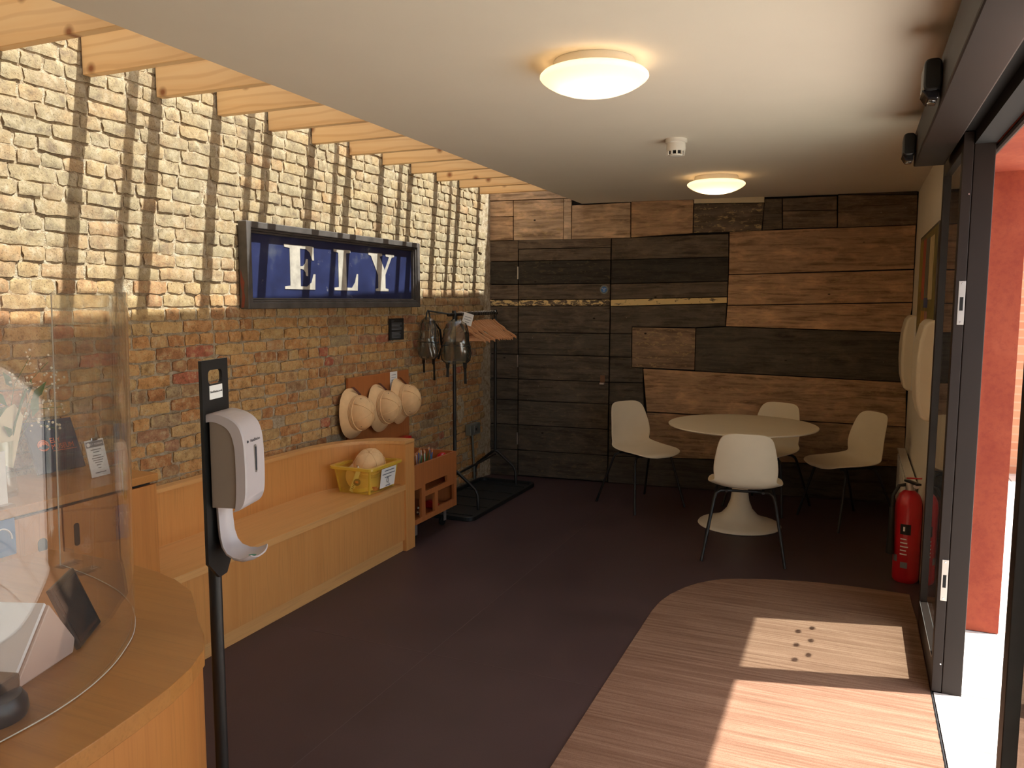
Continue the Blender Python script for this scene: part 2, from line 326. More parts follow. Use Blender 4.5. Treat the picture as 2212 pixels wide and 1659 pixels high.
# ------------------------------------------------------------------ helpers: geometry
class MB:
    def __init__(s): s.v = []; s.f = []
    def add(s, vs, fs):
        b = len(s.v); s.v += [tuple(q) for q in vs]; s.f += [tuple(b+i for i in f) for f in fs]; return s
    def box(s, a, b):
        (x0, y0, z0), (x1, y1, z1) = a, b
        return s.add([(x0, y0, z0), (x1, y0, z0), (x1, y1, z0), (x0, y1, z0), (x0, y0, z1), (x1, y0, z1), (x1, y1, z1), (x0, y1, z1)],
                     [(0, 3, 2, 1), (4, 5, 6, 7), (0, 1, 5, 4), (1, 2, 6, 5), (2, 3, 7, 6), (3, 0, 4, 7)])
    def hexa(s, q0, q1):   # two quads
        return s.add(list(q0)+list(q1), [(3, 2, 1, 0), (4, 5, 6, 7), (0, 1, 5, 4), (1, 2, 6, 5), (2, 3, 7, 6), (3, 0, 4, 7)])
    def prism(s, pts, lo, hi, axis='z'):
        def P(u, v, h): return {'z': (u, v, h), 'x': (h, u, v), 'y': (u, h, v)}[axis]
        n = len(pts)
        return s.add([P(u, v, lo) for u, v in pts]+[P(u, v, hi) for u, v in pts],
                     [tuple(range(n))[::-1], tuple(range(n, 2*n))]+[(i, (i+1) % n, n+(i+1) % n, n+i) for i in range(n)])
    def ringprism(s, outer, inner, lo, hi, axis='z'):
        def P(u, v, h): return {'z': (u, v, h), 'x': (h, u, v), 'y': (u, h, v)}[axis]
        n = len(outer); vs = []
        for h in (lo, hi):
            vs += [P(u, v, h) for u, v in outer]+[P(u, v, h) for u, v in inner]
        fs = []
        for i in range(n):
            j = (i+1) % n
            fs += [(i, j, n+j, n+i), (2*n+i, 3*n+i, 3*n+j, 2*n+j), (i, 2*n+i, 2*n+j, j), (n+i, n+j, 3*n+j, 3*n+i)]
        return s.add(vs, fs)
    def tube(s, path, r, n=8, radii=None, caps=True):
        path = [Vector(p) for p in path]; rings = []
        prev = None
        for i, p in enumerate(path):
            d = (path[min(i+1, len(path)-1)]-path[max(i-1, 0)]).normalized()
            a = prev if prev is not None else (Vector((0, 0, 1)) if abs(d.z) < .9 else Vector((1, 0, 0)))
            u = (a-d*a.dot(d)).normalized(); vv = d.cross(u); prev = u
            rr = radii[i] if radii else r
            rings.append([p+u*rr*math.cos(2*PI*k/n)+vv*rr*math.sin(2*PI*k/n) for k in range(n)])
        s.loft(rings, closed=True, caps=caps); return s
    def loft(s, rings, closed=True, caps=False):
        n = len(rings[0]); vs = [q for r in rings for q in r]; fs = []
        for i in range(len(rings)-1):
            for k in range(n if closed else n-1):
                j = (k+1) % n; fs.append((i*n+k, i*n+j, (i+1)*n+j, (i+1)*n+k))
        if caps: fs += [tuple(range(n))[::-1], tuple(range((len(rings)-1)*n, len(rings)*n))]
        return s.add(vs, fs)
    def lathe(s, prof, n=32, c=(0, 0, 0), caps=False):
        rings = [[(c[0]+r*math.cos(2*PI*k/n), c[1]+r*math.sin(2*PI*k/n), c[2]+z) for k in range(n)] for r, z in prof]
        return s.loft(rings, True, caps)
    def ball(s, c, r, n=8, m=5):
        return s.lathe([(max(1e-4, r*math.sin(PI*i/m)), -r*math.cos(PI*i/m)) for i in range(m+1)], n, c)
    def xf(s, mat): s.v = [tuple(mat @ Vector(q)) for q in s.v]; return s
    def mesh(s, name, mat=None, smooth=False):
        m = bpy.data.meshes.new(name); m.from_pydata(s.v, [], s.f); m.validate(); m.update()
        if mat is not None: m.materials.append(mat)
        if smooth:
            m.shade_smooth()
            try: m.set_sharp_from_angle(angle=math.radians(smooth if smooth is not True else 40))
            except Exception: pass
        return m
    def build(s, name, mat, parent=None, smooth=False, bevel=0, segs=2):
        o = bpy.data.objects.new(name, s.mesh(name, mat, smooth)); COL.objects.link(o)
        if parent is not None: o.parent = parent
        if bevel:
            b = o.modifiers.new('bevel', 'BEVEL'); b.width = bevel; b.segments = segs; b.limit_method = 'ANGLE'; b.angle_limit = math.radians(40)
        return o

def tag(o, label, cat, group=None):
    o['label'] = label; o['category'] = cat
    if group: o['group'] = group
    return o
def thing(name, label, cat, loc=(0, 0, 0), rz=0, group=None):
    o = bpy.data.objects.new(name, None); COL.objects.link(o); o.location = loc; o.rotation_euler = (0, 0, rz); o.empty_display_size = .05
    return tag(o, label, cat, group)
def struct(o): o['kind'] = 'structure'; return o
def dup(o, parent=None):
    c = o.copy(); COL.objects.link(c)
    if parent is not None: c.parent = parent
    for ch in list(o.children): dup(ch, c)
    return c
DG = None
def text(name, body, size, mat, parent, matrix, align='CENTER', depth=.00015, spacing=1.0, xscale=1.0):
    cu = bpy.data.curves.new('t', 'FONT'); cu.body = body; cu.size = size; cu.align_x = align; cu.align_y = 'CENTER'; cu.extrude = depth; cu.space_character = spacing; cu.resolution_u = 3
    to = bpy.data.objects.new('t', cu); COL.objects.link(to)
    dg = bpy.context.evaluated_depsgraph_get(); dg.update()
    me = bpy.data.meshes.new_from_object(to.evaluated_get(dg)); me.name = name
    bpy.data.objects.remove(to); bpy.data.curves.remove(cu)
    me.transform(matrix @ Matrix.Diagonal((xscale, 1, 1, 1))); me.materials.clear(); me.materials.append(mat)
    o = bpy.data.objects.new(name, me); COL.objects.link(o); o.parent = parent; return o
def frame_mat(origin, xdir, zdir):
    # plane with local x along xdir, local y along zdir (up), normal = x cross y
    x = Vector(xdir).normalized(); y = Vector(zdir).normalized(); n = x.cross(y).normalized(); y = n.cross(x)
    m = Matrix((x, y, n)).transposed().to_4x4(); m.translation = origin; return m
def rrect(x0, y0, x1, y1, r, n=5):
    pts = []
    for cx, cy, a in ((x1-r, y0+r, -PI/2), (x1-r, y1-r, 0), (x0+r, y1-r, PI/2), (x0+r, y0+r, PI)):
        for k in range(n+1):
            t = a+PI/2*k/n; pts.append((cx+r*math.cos(t), cy+r*math.sin(t)))
    return pts
def lines_block(mb, mtx, rows, h=.004, d=.0005):
    # printed rows: (x0, x1, y)
    for x0, x1, y in rows:
        q = [mtx @ Vector(p) for p in ((x0, y-h/2, 0), (x1, y-h/2, 0), (x1, y+h/2, 0), (x0, y+h/2, 0))]
        n = (mtx.to_3x3() @ Vector((0, 0, 1)))*d
        mb.hexa([p for p in q], [p+n for p in q])
    return mb

# ------------------------------------------------------------------ room shell
XW = -3.06
CEIL = 2.44
def xedge(y): return -2.128-.0205*(y-1.906)
fl = struct(MB().prism([(-3.3, -2.6), (.46, -2.6), (.46, 7.2), (-3.3, 7.2)], -.12, 0).build('floor', M['floor']))
sm = MB()
sm.box((-2.55, 3.05, 0), (-.905, 3.054, .0006)); sm.box((-1.72, 2.0, 0), (-1.716, 6.5, .0006))
sm.build('floor_seam', plain('floor_weld', lin(78, 60, 60), .42), fl)

ce = struct(MB().prism([(xedge(-2.6), -2.6), (.62, -2.6), (.62, 7.3), (xedge(7.3), 7.3)], CEIL, 3.18).build('ceiling', M['plaster']))
# roof joists in the rooflight
for i in range(-4, 11):
    y = 2.488+.3885*i+(.004 if i > 5 else 0)
    zb = 2.548-.0022*max(0, i)
    o = MB().box((-.535, -.021, 0), (.535, .021, .2)).build('joist', M['pine'], ce, bevel=.002, segs=1)
    o.location = (-2.52, y+.021, zb)
# rooflight glazing
wl = struct(bpy.data.objects.new('window_1', None)); COL.objects.link(wl); wl.location = (-2.6, 2.5, 3.2)
ybars = [2.84+.777*k for k in range(-6, 6)]
for k, y in enumerate(ybars):
    MB().box((-.5, y-2.5-.022, -.03), (.62, y-2.5+.022, .05)).build('glazing_bar', M['bronze'], wl)
    if k: MB().box((-.5, ybars[k-1]-2.5+.024, .0), (.62, y-2.5-.024, .012)).build('pane', M['glass'], wl)

# ---- brick wall on the left
wleft = struct(MB().box((XW-.25, -2.6, -.02), (XW-.0065, 7.2, 3.3)).build('wall_left', M['mortar']))
def brick_variant(L, H, seed):
    r = random.Random(seed); nu, nv = 5, 4; mb = MB()
    ring_f = []; P = {}
    for j in range(nv):
        for i in range(nu):
            u = -L/2+L*i/(nu-1); v = -H/2+H*j/(nv-1)
            edge = i in (0, nu-1) or j in (0, nv-1); corner = i in (0, nu-1) and j in (0, nv-1)
            uu = u*(.985 if corner else 1)+r.uniform(-.005, .004); vv = v*(.90 if corner else 1)+r.uniform(-.0042, .0038)
            P[i, j] = (r.uniform(-.002, .0018)-(.0012 if edge else 0)-(.002 if corner else 0), uu, vv)
    vs = [P[i, j] for j in range(nv) for i in range(nu)]
    fs = [(j*nu+i, j*nu+i+1, (j+1)*nu+i+1, (j+1)*nu+i) for j in range(nv-1) for i in range(nu-1)]
    b = [(i, 0) for i in range(nu)]+[(nu-1, j) for j in range(1, nv)]+[(i, nv-1) for i in range(nu-2, -1, -1)]+[(0, j) for j in range(nv-2, 0, -1)]
    base = len(vs)
    for (i, j) in b:
        x, u, v = P[i, j]; vs.append((-.024, u*1.0, v*1.03))
    n = len(b)
    for k in range(n):
        a = b[k][1]*nu+b[k][0]; c = b[(k+1) % n][1]*nu+b[(k+1) % n][0]
        fs.append((c, a, base+k, base+(k+1) % n))
    mb.add(vs, fs); return mb
SV = [brick_variant(.188, .0545, 10+k) for k in range(12)]; HV = [brick_variant(.088, .0545, 40+k) for k in range(10)]; TV = [brick_variant(.135, .0545, 70+k) for k in range(6)]
SVm = [v.mesh('brick', M['brick'], True) for v in SV]; HVm = [v.mesh('brick', M['brick'], True) for v in HV]; TVm = [v.mesh('brick', M['brick'], True) for v in TV]
bricks = []
rb = random.Random(3)
z = .03; course = 0
while z < 3.28:
    y = .5+rb.uniform(0, .12); st = course % 2
    ch = .0640+rb.uniform(-.0015, .0015)
    while y < 6.47:
        r = rb.random(); 
        if (st and r < .72) or (not st and r < .30): kind, L = 'h', .088
        elif r > .95: kind, L = 't', .135
        else: kind, L = 's', .188
        sc = rb.uniform(.92, 1.08); Lx = L*sc
        yc = y+Lx/2
        if yc+Lx/2 < 6.53 and not (5.95 < yc < 6.05 and .55 < z < .8) and rb.random() > .006:
            bricks.append((yc, z+ch/2+.004*math.sin(yc*2.1)+rb.uniform(-.0015, .0015), kind, rb.randrange(100), sc, rb.uniform(-.005, .0045), rb.uniform(-.02, .02), rb.random(), rb.random()))
        y += Lx+.0115+rb.uniform(-.003, .004)
    z += ch; course += 1
def score(b):
    yc, zc = b[0], b[1]
    d = .918*yc+.395*3.06
    x = 1106+1720*(-3.06*.918+.395*yc)/d; yy = 652-1720*(zc-1.6)/d
    vis = -20 < x < 1060 and -20 < yy < 1200 and not (zc < .95 and yc < 2.4) and not (zc < .7 and yc < 4.4) and zc < 2.9
    return ({'h': .088, 't': .135, 's': .188}[b[2]]*3.06/d/d) if vis else 0
bricks.sort(key=score, reverse=True)
def soot_sun_of(zc, r): return (max(0, min(1, (zc-1.45)/.35))*(.97 if r > .12 else .75)) + (.2 if r > .93 else 0)  # soot, plus the sunlit zone's greyer daylight tone put into brick colour
far_v = MB(); tints = []; soot_suns = []
for i, (yc, zc, kind, vi, sc, dx, rot, tint, r2) in enumerate(bricks):
    M4 = Matrix.Translation((XW+.001+dx*.8, yc, zc)) @ Matrix.Rotation(rot, 4, 'X') @ Matrix.Diagonal((1, sc, 1, 1))
    warm = .06 if zc < 1.5 else -.1  # lower bricks tinted warmer, indirect light put partly into the colour
    tint = min(1, max(0, tint*.96+warm)) if tint < .93 or zc > 1.45 else tint
    if i < 300:
        lst = {'h': HVm, 's': SVm, 't': TVm}[kind]
        o = bpy.data.objects.new('brick', lst[vi % len(lst)]); COL.objects.link(o); o.parent = wleft; o.matrix_local = M4
        o['tint'] = float(tint); o['soot'] = float(soot_sun_of(zc, r2))
    else:
        lst = {'h': HV, 's': SV, 't': TV}[kind]; v = lst[vi % len(lst)]
        far_v.add([M4 @ Vector(q) for q in v.v], v.f); tints += [tint]*len(v.v); soot_suns += [soot_sun_of(zc, r2)]*len(v.v)
fb = far_v.build('brickwork', M['brickfar'], wleft, smooth=True); fb['kind'] = 'stuff'
for nm, data in (('tint', tints), ('soot', soot_suns)):
    a = fb.data.attributes.new(nm, 'FLOAT', 'POINT'); a.data.foreach_set('value', data)
# rendered patch and mortar quoin strip by the corner
qp = MB(); rq = random.Random(5); rows = []
for k in range(60):
    zc = 3.2*k/59; rows.append([(XW-.02, 6.50+rq.uniform(-.03, .02), zc), (XW+.004+rq.uniform(-.004, .004), 6.53+rq.uniform(-.02, .02), zc), (XW+.006+rq.uniform(-.004, .004), 6.57, zc), (XW-.0, 6.64, zc)])
qp.loft(rows, closed=False).build('mortar_edge', M['mortar'], wleft, smooth=True)
pp = MB(); pp.prism([(6.0+.07*math.cos(a*PI/7)*(1+.12*math.sin(3*a)), .68+.12*math.sin(a*PI/7)*(1+.1*math.cos(2*a))) for a in range(14)], XW-.02, XW+.004, 'x'); pp.build('mortar_patch', M['mortar'], wleft, bevel=.003)

# ---- reclaimed board wall at the back
ANG = math.radians(5.0)
wb = struct(MB().box((-.3, .03, -.02), (3.9, .2, 3.3)).build('wall_back', M['backing'])); wb.location = (XW, 6.602, 0); wb.rotation_euler = (0, 0, ANG)
PL = [
('T00',[[0,2.93],[.75,2.93],[.753,2.712],[0,2.71]],.95,.2),('T0',[[0,2.70],[.753,2.706],[.756,2.49],[0,2.493]],.95,.35),('T1',[[0,2.486],[.218,2.485],[.218,2.35],[0,2.352]],.9,.35),('T1',[[0,2.346],[.218,2.344],[.219,2.141],[0,2.139]],.85,.3),
('T2',[[.224,2.485],[.68,2.484],[.68,2.138],[.226,2.139]],.92,.5),('T2',[[.684,2.485],[.749,2.484],[.752,2.137],[.684,2.138]],.98,.4),('T3',[[.76,2.426],[1.266,2.432],[1.271,2.139],[.759,2.137]],.86,.25),('T4',[[1.274,2.44],[1.79,2.438],[1.79,2.166],[1.278,2.141]],.74,.4),
('T5',[[1.797,2.402],[2.351,2.39],[2.337,2.172],[1.797,2.166]],.36,.75),('T6',[[2.356,2.42],[2.485,2.42],[2.494,2.184],[2.343,2.174]],.3,.1),('T6',[[2.491,2.42],[2.894,2.424],[2.897,2.319],[2.495,2.325]],.34,.1),('T6',[[2.495,2.32],[2.897,2.314],[2.903,2.184],[2.5,2.184]],.4,.15),
('T7',[[2.903,2.43],[3.464,2.411],[3.468,2.19],[2.911,2.182]],.38,.15),('T7',[[2.901,2.466],[3.464,2.459],[3.464,2.416],[2.903,2.434]],.15,0),
('R1',[[2.088,2.168],[3.464,2.185],[3.468,1.855],[2.092,1.822]],.72,.12),('R2',[[2.092,1.816],[3.466,1.844],[3.471,1.6],[2.09,1.57]],.72,.4),('R3',[[2.089,1.564],[3.47,1.592],[3.446,1.366],[2.082,1.396]],.74,.3),
('R4',[[1.840,1.375],[2.077,1.389],[3.446,1.360],[3.459,.978],[1.838,1.019]],.2,.04),('R5',[[1.404,1.022],[3.456,.972],[3.467,.627],[1.442,.653]],.72,.35),('R6',[[1.442,.643],[3.466,.619],[3.475,.306],[1.496,.257]],.62,.4),
('R7',[[1.112,.237],[1.496,.252],[3.475,.3],[3.478,.004],[1.112,.004]],.16,0),('S',[[1.302,1.376],[1.834,1.375],[1.834,1.025],[1.307,1.035]],.55,.55),
('C1',[[1.112,2.134],[2.078,2.152],[2.084,1.967],[1.112,1.955]],.33,.08),('C2',[[1.112,1.95],[2.084,1.962],[2.086,1.77],[1.112,1.75]],.05,.04),('C3',[[1.112,1.745],[2.084,1.764],[2.084,1.64],[1.112,1.618]],.28,.05),('P',[[1.112,1.613],[2.082,1.634],[2.082,1.588],[1.112,1.558]],.3,0),
('C4',[[1.112,1.553],[2.08,1.580],[2.076,1.398],[1.834,1.383],[1.296,1.383],[1.296,1.324],[1.112,1.323]],.28,.06),('C5',[[1.112,1.317],[1.296,1.318],[1.298,1.122],[1.112,1.121]],.25,.05),('C6',[[1.112,1.115],[1.3,1.117],[1.303,1.031],[1.398,1.025],[1.4,.902],[1.112,.899]],.24,.05),
('C7',[[1.112,.893],[1.402,.896],[1.414,.7],[1.112,.701]],.25,.05),('C8',[[1.112,.694],[1.414,.694],[1.436,.477],[1.112,.475]],.22,.03),('C9',[[1.112,.469],[1.437,.471],[1.489,.26],[1.112,.243]],.2,.02),
]
rp = random.Random(11)
def plank(parent, pts, tone, chip, paint=0, name='board', proud=None):
    d = proud if proud is not None else rp.uniform(0, .008)
    o = MB().prism([(a, b) for a, b in pts], -d, .045, 'y').build(name, M['board'], parent, bevel=.0025, segs=1)
    o['tone'] = float(max(0, tone+rp.uniform(-.03, .03))); o['chip'] = float(chip); o['paint'] = float(paint); o['ofs'] = float(rp.uniform(0, 40)); return o
for nm, pts, tone, chip in PL: plank(wb, pts, tone, chip, 0.82 if nm == 'P' else 0)
MB().prism([(1.796, 2.442), (2.35, 2.441), (2.351, 2.395), (1.797, 2.407)], -.004, .04, 'y').build('cream_batten', M['cream'], wb)
rowsz = [2.139, 1.953, 1.747, 1.611, 1.554, 1.319, 1.120, .896, .702, .477, .244, .0]
tones = [.33, .07, .3, .3, .28, .25, .25, .25, .22, .2, .17]
for i in range(11):
    a, b = rowsz[i]-.003, rowsz[i+1]+.003
    plank(wb, [(0, a), (.267, a), (.267, b), (0, b)], tones[i]+(.06 if i < 3 else 0), .07, .5 if i == 3 else 0, proud=.002)
# the flush door lost in the boards
dr = struct(bpy.data.objects.new('door_1', None)); COL.objects.link(dr); dr.location = wb.location; dr.rotation_euler = wb.rotation_euler
plank(wb, [(.27, 2.136), (1.104, 2.138), (1.104, 2.060), (.27, 2.062)], .33, .08, proud=.002)
for i in range(11):
    a, b = (2.056 if i == 0 else rowsz[i]-.003), rowsz[i+1]+.003
    if i == 10: b = .012
    plank(dr, [(.275, a), (1.102, a+(.006 if 2 <= i <= 4 else 0)), (1.102, b+(.006 if 1 <= i <= 3 else 0)), (.275, b)], tones[i]+.01, .09, .5 if i == 3 else 0, proud=.003)
for zc in (1.85, 1.06, .35):
    MB().box((.262, -.006, zc-.055), (.272, .006, zc+.055)).build('hinge', M['steel'], dr)
di = MB().lathe([(.001, 0), (.036, 0), (.038, .002), (.038, .005), (.001, .005)], 28).xf(Matrix.Translation((1.052, -.003, 1.70)) @ Matrix.Rotation(PI/2, 4, 'X')).build('door_disc', M['zinc'], dr)
MB().lathe([(.001, 0), (.026, 0), (.026, .001), (.001, .001)], 24).xf(Matrix.Translation((1.052, -.0085, 1.70)) @ Matrix.Rotation(PI/2, 4, 'X')).build('blue_face', M['blue'], di)
for k, s_ in enumerate(('Fire door', 'keep', 'shut')):
    text('lettering', s_, .011, M['paper'], di, frame_mat((1.052, -.0098, 1.711-.012*k), (1, 0, 0), (0, 0, 1)))
lt = MB().box((1.028, -.008, .872), (1.07, 0, .955)).build('latch_plate', plain('old_brass', lin(120, 86, 62), .5, metal=.4), dr, bevel=.002)
MB().box((1.028, -.04, .876), (1.068, -.009, .892)).build('thumb_turn', M['steel'], lt, bevel=.003)

# ---- right wall, sliding door, porch
wr = struct(bpy.data.objects.new('wall_right', None)); COL.objects.link(wr)
MB().box((.40, 4.34, -.02), (.56, 7.3, 2.6)).build('wall_panel', M['plaster'], wr)
MB().box((.40, -2.6, 2.3), (.56, 4.34, 2.6)).build('wall_lintel', M['plaster'], wr)
MB().box((.40, -2.6, -.02), (.56, .35, 2.3)).build('wall_panel', M['plaster'], wr)
struct(MB().box((-3.3, -2.7, -.02), (.6, -2.55, 3.3)).build('wall_front', M['plaster']))
w2 = struct(bpy.data.objects.new('window_2', None)); COL.objects.link(w2)
# fixed frame: posts, head, sidelights
for y0, y1 in ((3.555, 3.675), (4.285, 4.345), (2.02, 2.09), (.35, .42)):
    MB().box((.388, y0, 0), (.46, y1, 2.27)).build('frame_post', M['bronze'], w2, bevel=.003)
MB().box((.388, .35, 2.20), (.46, 4.345, 2.31)).build('frame_head', M['dark'], w2)
MB().box((.46, .9, 2.215), (.485, 4.33, 2.24)).build('weather_strip', M['door_cream'], w2)
MB().tube([(.475, .9, 2.19), (.475, 4.3, 2.19)], .012).build('seal_tube', M['bronze'], w2)
for y0, y1 in ((3.675, 4.285), (.42, 2.02)):
    MB().box((.388, y0, 0), (.46, y1, .10)).build('bottom_rail', M['bronze'], w2, bevel=.002)
    MB().box((.416, y0-.01, .09), (.428, y1+.01, 2.22)).build('pane', M['glass'], w2)
for yd, zd in ((3.975, None),):
    pass
k_, m_ = 1.8, .25
for fx, fy in ((-.194, 3.975), (-.134, 4.043), (-.192, 3.81), (-.132, 3.886), (-.188, 3.643), (-.134, 3.718)):
    z_ = (.415-fx)*k_; y_ = fy+m_*(.415-fx)
    MB().lathe([(.0005, 0), (.024, 0), (.024, .0012), (.0005, .0012)], 20).xf(Matrix.Translation((.414, y_, z_)) @ Matrix.Rotation(PI/2, 4, 'Y')).build('dot_sticker', M['ink'], w2)
struct(MB().box((.36, 2.09, 0), (.46, 3.555, .006)).build('trim_1', plain('pale_threshold', lin(208, 200, 190), .5, var=.02)))
MB().tube([(.352, .5+.02*k, .004+.002*math.sin(k*2.3)) for k in range(0, 155)], .004, 5).build('mat_edge', M['dark'], bpy.data.objects['trim_1'])
def leaf(name, label, y0, y1, plate_side):
    t = thing(name, label, 'door', (.350, (y0+y1)/2, .012)); L = (y1-y0)/2
    for a, b, nm in (((0, -L, 0), (.036, -L+.055, 2.235), 'stile'), ((0, L-.055, 0), (.036, L, 2.235), 'stile'), ((.001, -L+.055, 0), (.035, L-.055, .125), 'rail'), ((.001, -L+.055, 2.17), (.035, L-.055, 2.235), 'rail')):
        o = MB().box(a, b).build(nm, M['bronze'], t, bevel=.002)
        if nm == 'rail' and a[2] == 0: MB().box((-.002, -L+.06, .12), (.0, L-.06, .126)).build('rail_bead', M['steel'], o)
    MB().box((.016, -L+.05, .12), (.024, L-.05, 2.175)).build('pane', M['glass'], t)
    s_ = -1 if plate_side < 0 else 1
    ye = s_*L
    for zc in (1.585, .472):
        p = MB().box((.012, min(ye, ye+s_*.003), zc-.085), (.036, max(ye, ye+s_*.003), zc+.085)).build('strike_plate', M['steel'], t, bevel=.001)
        y2 = ye+s_*.0032
        MB().box((.018, min(y2, y2+s_*.001), zc-.03), (.030, max(y2, y2+s_*.001), zc+.022)).build('keep_slot', M['dark'], p)
        for dz in (-.075, .075):
            MB().lathe([(.0005, 0), (.004, 0), (.003, .0015), (.0005, .0015)], 10).xf(Matrix.Translation((.024, y2, zc+dz)) @ Matrix.Rotation(PI/2*(1 if s_ < 0 else -1), 4, 'X')).build('screw', M['chrome'], p)
    for zc in (2.0, .12):
        MB().lathe([(.0005, 0), (.004, 0), (.003, .002), (.0005, .002)], 10).xf(Matrix.Translation((.028, ye, zc)) @ Matrix.Rotation(PI/2*(1 if s_ < 0 else -1), 4, 'X')).build('screw', M['chrome'], t)
    return t
leaf('sliding_door', 'bronze framed glass sliding door leaf open in front of the fire extinguisher', 3.55, 4.335, -1)
leaf('sliding_door', 'bronze framed glass sliding door leaf nearest the camera at right edge', 1.32, 2.09, 1)
hd = thing('door_operator', 'dark brown overhead beam housing the sliding door drive under the ceiling', 'door beam', (.27, 1.5, 2.21))
MB().box((-.06, -3.5, 0), (.065, 2.62, .15)).build('casing', M['bronze'], hd, bevel=.006)
MB().box((.066, -3.5, .04), (.118, 2.6, .13)).build('track', M['dark'], hd)
def sensor(y, label):
    t = thing('door_sensor', label, 'sensor', (.208, y, 2.275), 0, None)
    pr = rrect(-.05, -.035, 0, .06, .018)
    MB().prism(pr, -.065, .065, 'y').build('housing', M['blackplastic'], t, bevel=.006)
    MB().prism([(-.054, -.03), (-.036, -.058), (-.006, -.058), (-.006, -.03)], -.055, .055, 'y').build('lens', M['screenglass'], t, bevel=.004)
    MB().lathe([(.0005, 0), (.012, 0), (.012, .003), (.0005, .003)], 14).xf(Matrix.Translation((-.022, .0, -.059)) @ Matrix.Rotation(PI, 4, 'X')).build('sensor_eye', M['chrome'], t)
    return t
sensor(2.86, 'black motion sensor with glossy lens on middle of dark door beam')
sensor(4.03, 'black motion sensor at far end of dark door beam')

# porch of rusted steel and the yard outside
po = struct(bpy.data.objects.new('wall_porch', None)); COL.objects.link(po)
MB().box((.462, 4.345, 0), (.70, 4.37, 2.2)).build('corten_reveal', M['corten'], po)
MB().box((.462, .35, 2.2), (.82, 4.37, 2.23)).build('corten_soffit', M['corten'], po)
MB().box((.462, .33, 0), (.70, .35, 2.2)).build('corten_reveal', M['corten'], po)
MB().box((.56, 4.372, 0), (.66, 9, 3.2)).build('outer_wall', M['outbrick'], po)
struct(MB().box((.46, -8, -.14), (9.5, 9.6, -.004)).build('floor_yard', M['paving']))
struct(MB().box((.5, 8.6, -.1), (9.6, 8.85, 2.6)).build('wall_yard', M['outbrick']))
struct(MB().box((9.5, -8, -.1), (9.75, 9, 1.6)).build('wall_yard_far', M['outbrick']))

# entrance matting
mp_ = [(-.898, -2.5), (-.898, 2.435), (-.902, 3.047), (-.906, 3.95), (-.895, 4.10), (-.865, 4.23), (-.815, 4.361), (-.76, 4.455), (-.69, 4.538), (-.62, 4.59), (-.546, 4.626), (-.43, 4.672), (-.299, 4.709), (-.12, 4.745), (.069, 4.755), (.335, 4.745), (.348, 4.3), (.35, -2.5)]
tag(MB().prism(mp_[::-1], .0, .005).build('entrance_mat', M['mat']), 'large brown striped entrance mat with rounded far corner inside the door', 'mat')

# ------------------------------------------------------------------ ceiling lamps and detector
def ceiling_lamp(x, y, label):
    t = thing('ceiling_lamp', label, 'lamp', (x, y, CEIL), 0, 'opal dome ceiling lamps')
    MB().lathe([(.001, 0), (.142, 0), (.145, -.004), (.145, -.038), (.12, -.040), (.001, -.040)], 48).build('base_ring', M['whitegloss'], t, smooth=True)
    prof = [(.135, -.034), (.150, -.032), (.168, -.034), (.183, -.040), (.191, -.048), (.192, -.055), (.186, -.063), (.17, -.075), (.145, -.089), (.11, -.102), (.07, -.111), (.035, -.115), (.001, -.116)]
    MB().lathe(prof, 56).build('glass_dome', M['opal'], t, smooth=80)
    l = bpy.data.lights.new('bulb', 'POINT'); l.energy = LAMP_POWER; l.color = (1, .76, .46); l.shadow_soft_size = .02
    lo = bpy.data.objects.new('bulb', l); COL.objects.link(lo); lo.parent = t; lo.location = (0, 0, -.075)
    return t
ceiling_lamp(-.887, 2.79, 'larger looking lit opal dome lamp on ceiling, nearer the camera')
ceiling_lamp(-.908, 5.60, 'smaller looking lit opal dome lamp on ceiling near the board wall')
ceiling_lamp(-.90, -.03, 'added unseen opal dome lamp on ceiling overhead, out of frame above the reception desk')  # unseen lamp added to light the foreground, spaced on from the visible pair
sd = thing('smoke_detector', 'white smoke detector on the ceiling between the two dome lamps', 'detector', (-.9, 4.25, CEIL))
MB().lathe([(.001, 0), (.056, 0), (.056, -.018), (.05, -.022), (.001, -.022)], 32).build('base', M['whitegloss'], sd, smooth=True)
MB().lathe([(.049, -.022), (.05, -.05), (.047, -.062), (.03, -.062)], 32).build('body', M['whitegloss'], sd, smooth=True)
MB().lathe([(.040, -.060), (.036, -.078), (.03, -.08)], 32).build('dark_core', M['dark'], sd, smooth=True)
MB().lathe([(.036, -.078), (.034, -.086), (.02, -.089), (.001, -.089)], 32).build('cap', M['whitegloss'], sd, smooth=True)
for k in range(10):
    a = 2*PI*k/10
    MB().box((.039, -.004, -.082), (.047, .004, -.058)).xf(Matrix.Rotation(a, 4, 'Z')).build('vent_rib', M['whitegloss'], sd)

# ------------------------------------------------------------------ beech bench with curved back
bn = thing('bench', 'long beech bench with curved back along the brick wall', 'bench', (-2.8, 3.3, 0))
O = Vector((-2.8, 3.3, 0))
def loc(pts): return [(x-O.x, y-O.y) for x, y in pts]
def arcpts(cx, cy, r, a0, a1, n, ry=None): return [(cx+r*math.cos(a0+(a1-a0)*k/n), cy+(ry or r)*math.sin(a0+(a1-a0)*k/n)) for k in range(n+1)]
inner = [(-2.985, 2.375), (-2.985, 3.3)]+arcpts(-2.585, 3.80, .40, PI, PI/2, 12, .50)
outer = [(-2.585, 4.41)]+arcpts(-2.60, 3.83, .435, PI/2, PI, 12, .58)+[(-3.035, 3.3), (-3.035, 2.375)]
cor = inner+outer
MB().prism(loc(cor), .437, .695).build('back_panel', M['beech_z'], bn, smooth=25)
inner2 = [(-2.98, 2.375), (-2.98, 3.3)]+arcpts(-2.583, 3.80, .397, PI, PI/2, 12, .495)
